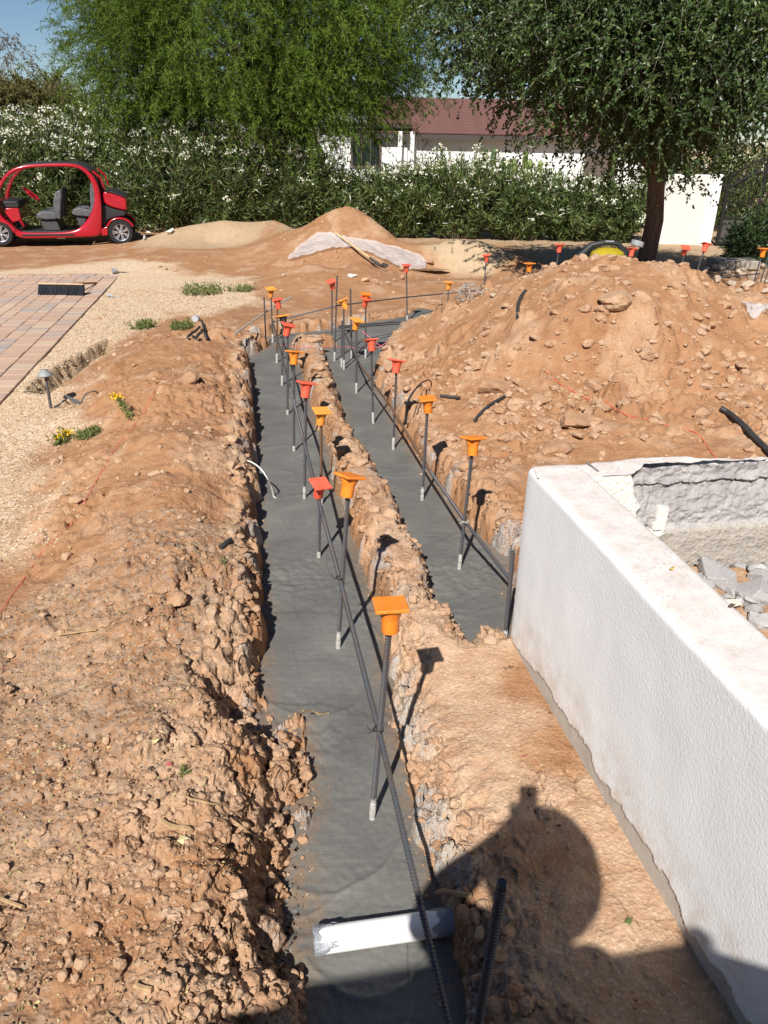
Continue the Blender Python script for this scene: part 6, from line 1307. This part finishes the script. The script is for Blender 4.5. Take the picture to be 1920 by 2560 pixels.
lf.build('leaves', M_WEED, o, c); st.build('stem', M_STEM, o, c); tag(fl.build('flower', M_YEL2, o, c), kind='stuff')
# columnar cacti behind the hedge
M_CAC = plain('cactus_skin', (.055, .10, .04), .6, .3, .25, 8)
for px, top, lab, lean in ((1238, 372, 'dark green column cactus clump before the house wall', 0), (1312, 376, 'yellow green column cactus clump right of the dark one', 1)):
    b = atD(px, top, 27.5); o = empty('cactus', (b[0], 27.5, 0), 0, lab, 'cactus')
    for k in range(5):
        dx = (k - 2) * .19 + random.uniform(-.05, .05); h = b[2] - abs(k - 2) * .13 + random.uniform(-.15, .1); mb = MB(); pr_ = []
        V = []; n = 16
        for z, rr in [(0, .085), (h * .5, .09), (h * .9, .085), (h * .97, .06), (h, .015)]:
            for j in range(n): a = 2 * math.pi * j / n; q = rr * (1 + .16 * (j % 2)); V.append((dx * (1 + .5 * z / h) + q * math.cos(a), q * math.sin(a), z))
        mb.add(V, [(i * n + j, i * n + (j + 1) % n, (i + 1) * n + (j + 1) % n, (i + 1) * n + j) for i in range(4) for j in range(n)]); mb.build('column', M_CAC if not lean else (bpy.data.materials.get('cactus_pale') or plain('cactus_pale', (.16, .20, .06), .6, .3, .2, 8)), o, True)

# ================================================================ ground litter
M_LIT = Mat('dry_leaf', .8, .2); M_LIT.base(M_LIT.ramp(M_LIT.geo_rnd(), [(0, (.12, .07, .045)), (.35, (.24, .15, .09)), (.6, (.33, .24, .14)), (.82, (.42, .34, .16)), (.93, (.50, .44, .22)), (1, (.20, .22, .08))])); M_LIT = M_LIT.m
rg = np.random.default_rng(90); n = 9000; r = 1.15 * (4.2 / 1.15) ** rg.random(n); a = rg.uniform(-.68, .5, n); x, y = np.sin(a) * r, np.cos(a) * r
z, at_, zn, t = soil(x, y, True); keep = (rg.random(n) < (.10 + .65 * at_['litter'] + .05 * (x < -.5))) & (t > .02) & (poly_sd(x, y, PLANT) > .3) & ((x < 0) | (rg.random(n) < .12))
x, y, z = x[keep], y[keep], z[keep]; n = len(x); lit = Fol(); D = rg.normal(size=(n, 3)) * np.array([1, 1, .25]); lit.leaves(np.stack([x, y, z + .006], 1), D, rg.uniform(.008, .022, n), rg.uniform(.005, .011, n), rg, fold=.3)
tag(lit.build('leaf_litter', M_LIT, None, (0, 0, 0)), kind='stuff')
M_GRV = Mat('gravel_grain', .9, .15); M_GRV.base(M_GRV.ramp(M_GRV.geo_rnd(), [(0, (.24, .15, .085)), (.3, (.40, .275, .165)), (.7, (.53, .40, .27)), (1, (.64, .54, .42))])); M_GRV = M_GRV.m
n = 46000; r = 3.0 * (13 / 3.0) ** rg.random(n); a = rg.uniform(-.55, -.12, n); x, y = np.sin(a) * r, np.cos(a) * r; z, at_, zn, t = soil(x, y, True)
keep = (rg.random(n) < at_['gravel']) & (poly_sd(x, y, Z_DRIVE) > .02); x, y, z = x[keep], y[keep], z[keep]; n = len(x); s = rg.uniform(.004, .010, n) * (1 + .05 * np.hypot(x, y))
tet = unit(rg.normal(size=(n, 4, 3)) * .35 + np.array([[1, 1, 1], [1, -1, -1], [-1, 1, -1], [-1, -1, 1]])) ; V = (tet * s[:, None, None] * np.array([1, 1, .7]) + np.stack([x, y, z + s * .3], 1)[:, None]).reshape(-1, 3)
b = (np.arange(n) * 4)[:, None]; tag(mesh_np('gravel', V, np.concatenate([b + np.array([[0, 1, 2]]), b + np.array([[0, 3, 1]]), b + np.array([[0, 2, 3]]), b + np.array([[1, 3, 2]])]), M_GRV, None, None, False), kind='stuff')
def one_leaf(px, py, z, L, W, c, label, name='leaf'):
    p = at(px, py, z) if z else place_at(px, py); V, Fc = leaf_arrays(p[None] * 0 + np.array([[0, 0, .005]]), np.array([[.9, .3, .08]]), L, W, np.random.default_rng(int(px)))
    o = mesh_np(name, V, Fc, plain('leaf_' + str(int(px)), c, .6, .3), None, None, False, p); tag(o, label, name)
one_leaf(1672, 1425, WT + .004, .024, .014, (.45, .33, .10), 'small yellow brown leaf lying on the wall coping'); one_leaf(1820, 1520, WT + .004, .026, .014, (.10, .06, .05), 'small dark dried leaf on the wall coping')
one_leaf(1302, 1895, 0, .028, .012, (.30, .02, .08), 'tiny purple petal on the soil by the wall', 'petal'); one_leaf(415, 1915, 0, .022, .015, (.45, .08, .10), 'reddish leaf on the near left ground')
one_leaf(378, 1855, 0, .03, .022, (.55, .46, .22), 'pale yellow leaf above the reddish one'); one_leaf(442, 2105, 0, .036, .028, (.55, .47, .25), 'broad cream leaf beside the bleached stick'); one_leaf(1560, 2310, 0, .03, .016, (.10, .14, .04), 'green leaf lying below the rounded shadow by the wall'); one_leaf(450, 1955, 0, .032, .018, (.12, .2, .05), 'green leaf at the tiny seedling')

# ================================================================ the photographer and the wall behind (out of frame: only the shadows show)
bw0, bw1 = np.array([-.62, -.815]), np.array([.11, -.675]); bdv = (bw1 - bw0) / np.linalg.norm(bw1 - bw0); ban2 = math.atan2(bdv[1], bdv[0]); HB = 2.29
bwl = empty('shadow_wall', (bw0[0], bw0[1], 0), ban2, 'unseen high wall behind the photographer, sized to cast the straight shadow edge', 'wall')  # unseen wall, placed and sized to cast the straight shadow edge
MB().box((.3, -.11, HB / 2 - .1), (9, .2, HB + .2), None, .01).build('wall_face', M_CREAM, bwl)
kp = MB(); kp.lathe([(0, -.02), (.026, -.02), (.02, .02), (.027, .05), (.030, .07), (.02, .095), (0, .10)], 16, Matrix.Translation((.98, -.06, HB)), False); kp.build('shadow_knob', M_CREAM, bwl, True)  # unseen knob added on the wall top to cast a small rounded shadow
PX, PY, FZ = -.02, -.34, soil1(-.02, -.34)
def skin(name, joints, edges, mat, parent, sub=2):
    me = bpy.data.meshes.new(name); me.from_pydata([j[0] for j in joints], edges, []); o = link(name, me, parent); me.materials.append(mat)
    sk = o.modifiers.new('skin', 'SKIN'); sk.use_smooth_shade = True
    for i, j in enumerate(joints): me.skin_vertices[0].data[i].radius = (j[1], j[2] if len(j) > 2 else j[1]); 
    me.skin_vertices[0].data[0].use_root = True
    s = o.modifiers.new('sub', 'SUBSURF'); s.levels = s.render_levels = sub; return o
M_SKIN = plain('skin', (.50, .29, .20), .5, .4, .1); M_CLOTH = plain('work_shirt', (.12, .14, .18), .9, .1); M_TROU = plain('trousers', (.07, .075, .09), .9, .1); M_HAT = plain('hat', (.35, .28, .18), .9, .1)
me_ = empty('person', (PX, PY, FZ), 0, 'person in a rounded hat holding up a phone, whose shadow falls beside the trench', 'person')
hz_ = 2.10 - FZ   # head centre above the feet
J = [((0, 0, .95), .15, .12), ((-.03, -.02, 1.15), .20, .14), ((-.02, -.02, hz_ - .45), .22, .15), ((.06, 0, hz_ - .25), .13, .11), ((.06, .03, hz_ - .14), .085, .07), ((.03, .05, hz_), .085, .10), ((.03, .05, hz_ + .09), .07, .08),
     ((-.18, .0, hz_ - .15), .14), ((-.33, .04, hz_ - .13), .095), ((-.15, .20, hz_ - .10), .055), ((.0, .27, hz_ + .0), .034), ((.22, 0, hz_ - .22), .095), ((.36, .0, hz_ - .52), .055), ((.30, .10, hz_ - .80), .042), ((.27, .14, hz_ - .90), .035),
     ((-.10, 0, .85), .10), ((-.11, .01, .48), .07), ((-.11, -.02, .08), .05), ((-.12, .10, .04), .045), ((.10, 0, .85), .10), ((.11, .01, .48), .07), ((.11, -.02, .08), .05), ((.12, .10, .04), .045)]
skin('body', J, [(0, 1), (1, 2), (2, 3), (3, 4), (4, 5), (5, 6), (2, 7), (7, 8), (8, 9), (9, 10), (2, 11), (11, 12), (12, 13), (13, 14), (0, 15), (15, 16), (16, 17), (17, 18), (0, 19), (19, 20), (20, 21), (21, 22)], M_CLOTH, me_)
for k in range(4):
    x = -.06 + .02 * k; skin('finger', [((.0, .275, hz_ + .01), .012), ((x + .03, .30, hz_ + .05), .0095), ((x + .036, .305, hz_ + .065), .0085), ((x + .04, .308, hz_ + .078 - .006 * k), .0075)], [(0, 1), (1, 2), (2, 3)], M_SKIN, me_, 1)
skin('thumb', [((.0, .27, hz_ + .0), .012), ((-.02, .295, hz_ + .02), .01), ((.0, .302, hz_ + .04), .0085)], [(0, 1), (1, 2)], M_SKIN, me_, 1)
mb = MB(); mb.lathe([(.0, .185), (.07, .172), (.125, .135), (.165, .075), (.182, .0), (.178, -.05), (.155, -.10), (.115, -.13), (.10, -.12), (.12, -.08), (.0, -.05)], 36, Matrix.Translation((.04, .06, hz_ + .045)), False); mb.build('hat', M_HAT, me_, True)
ph = empty('phone', (0, -.028, CH - .025), 0, 'dark phone held upright in front of the photographer', 'phone'); ph.rotation_euler = (R_(-26), 0, 0)
MB().box((.008, -.004, -.058), (.066, .009, .15), None, .004).build('case', M_BLKP, ph)
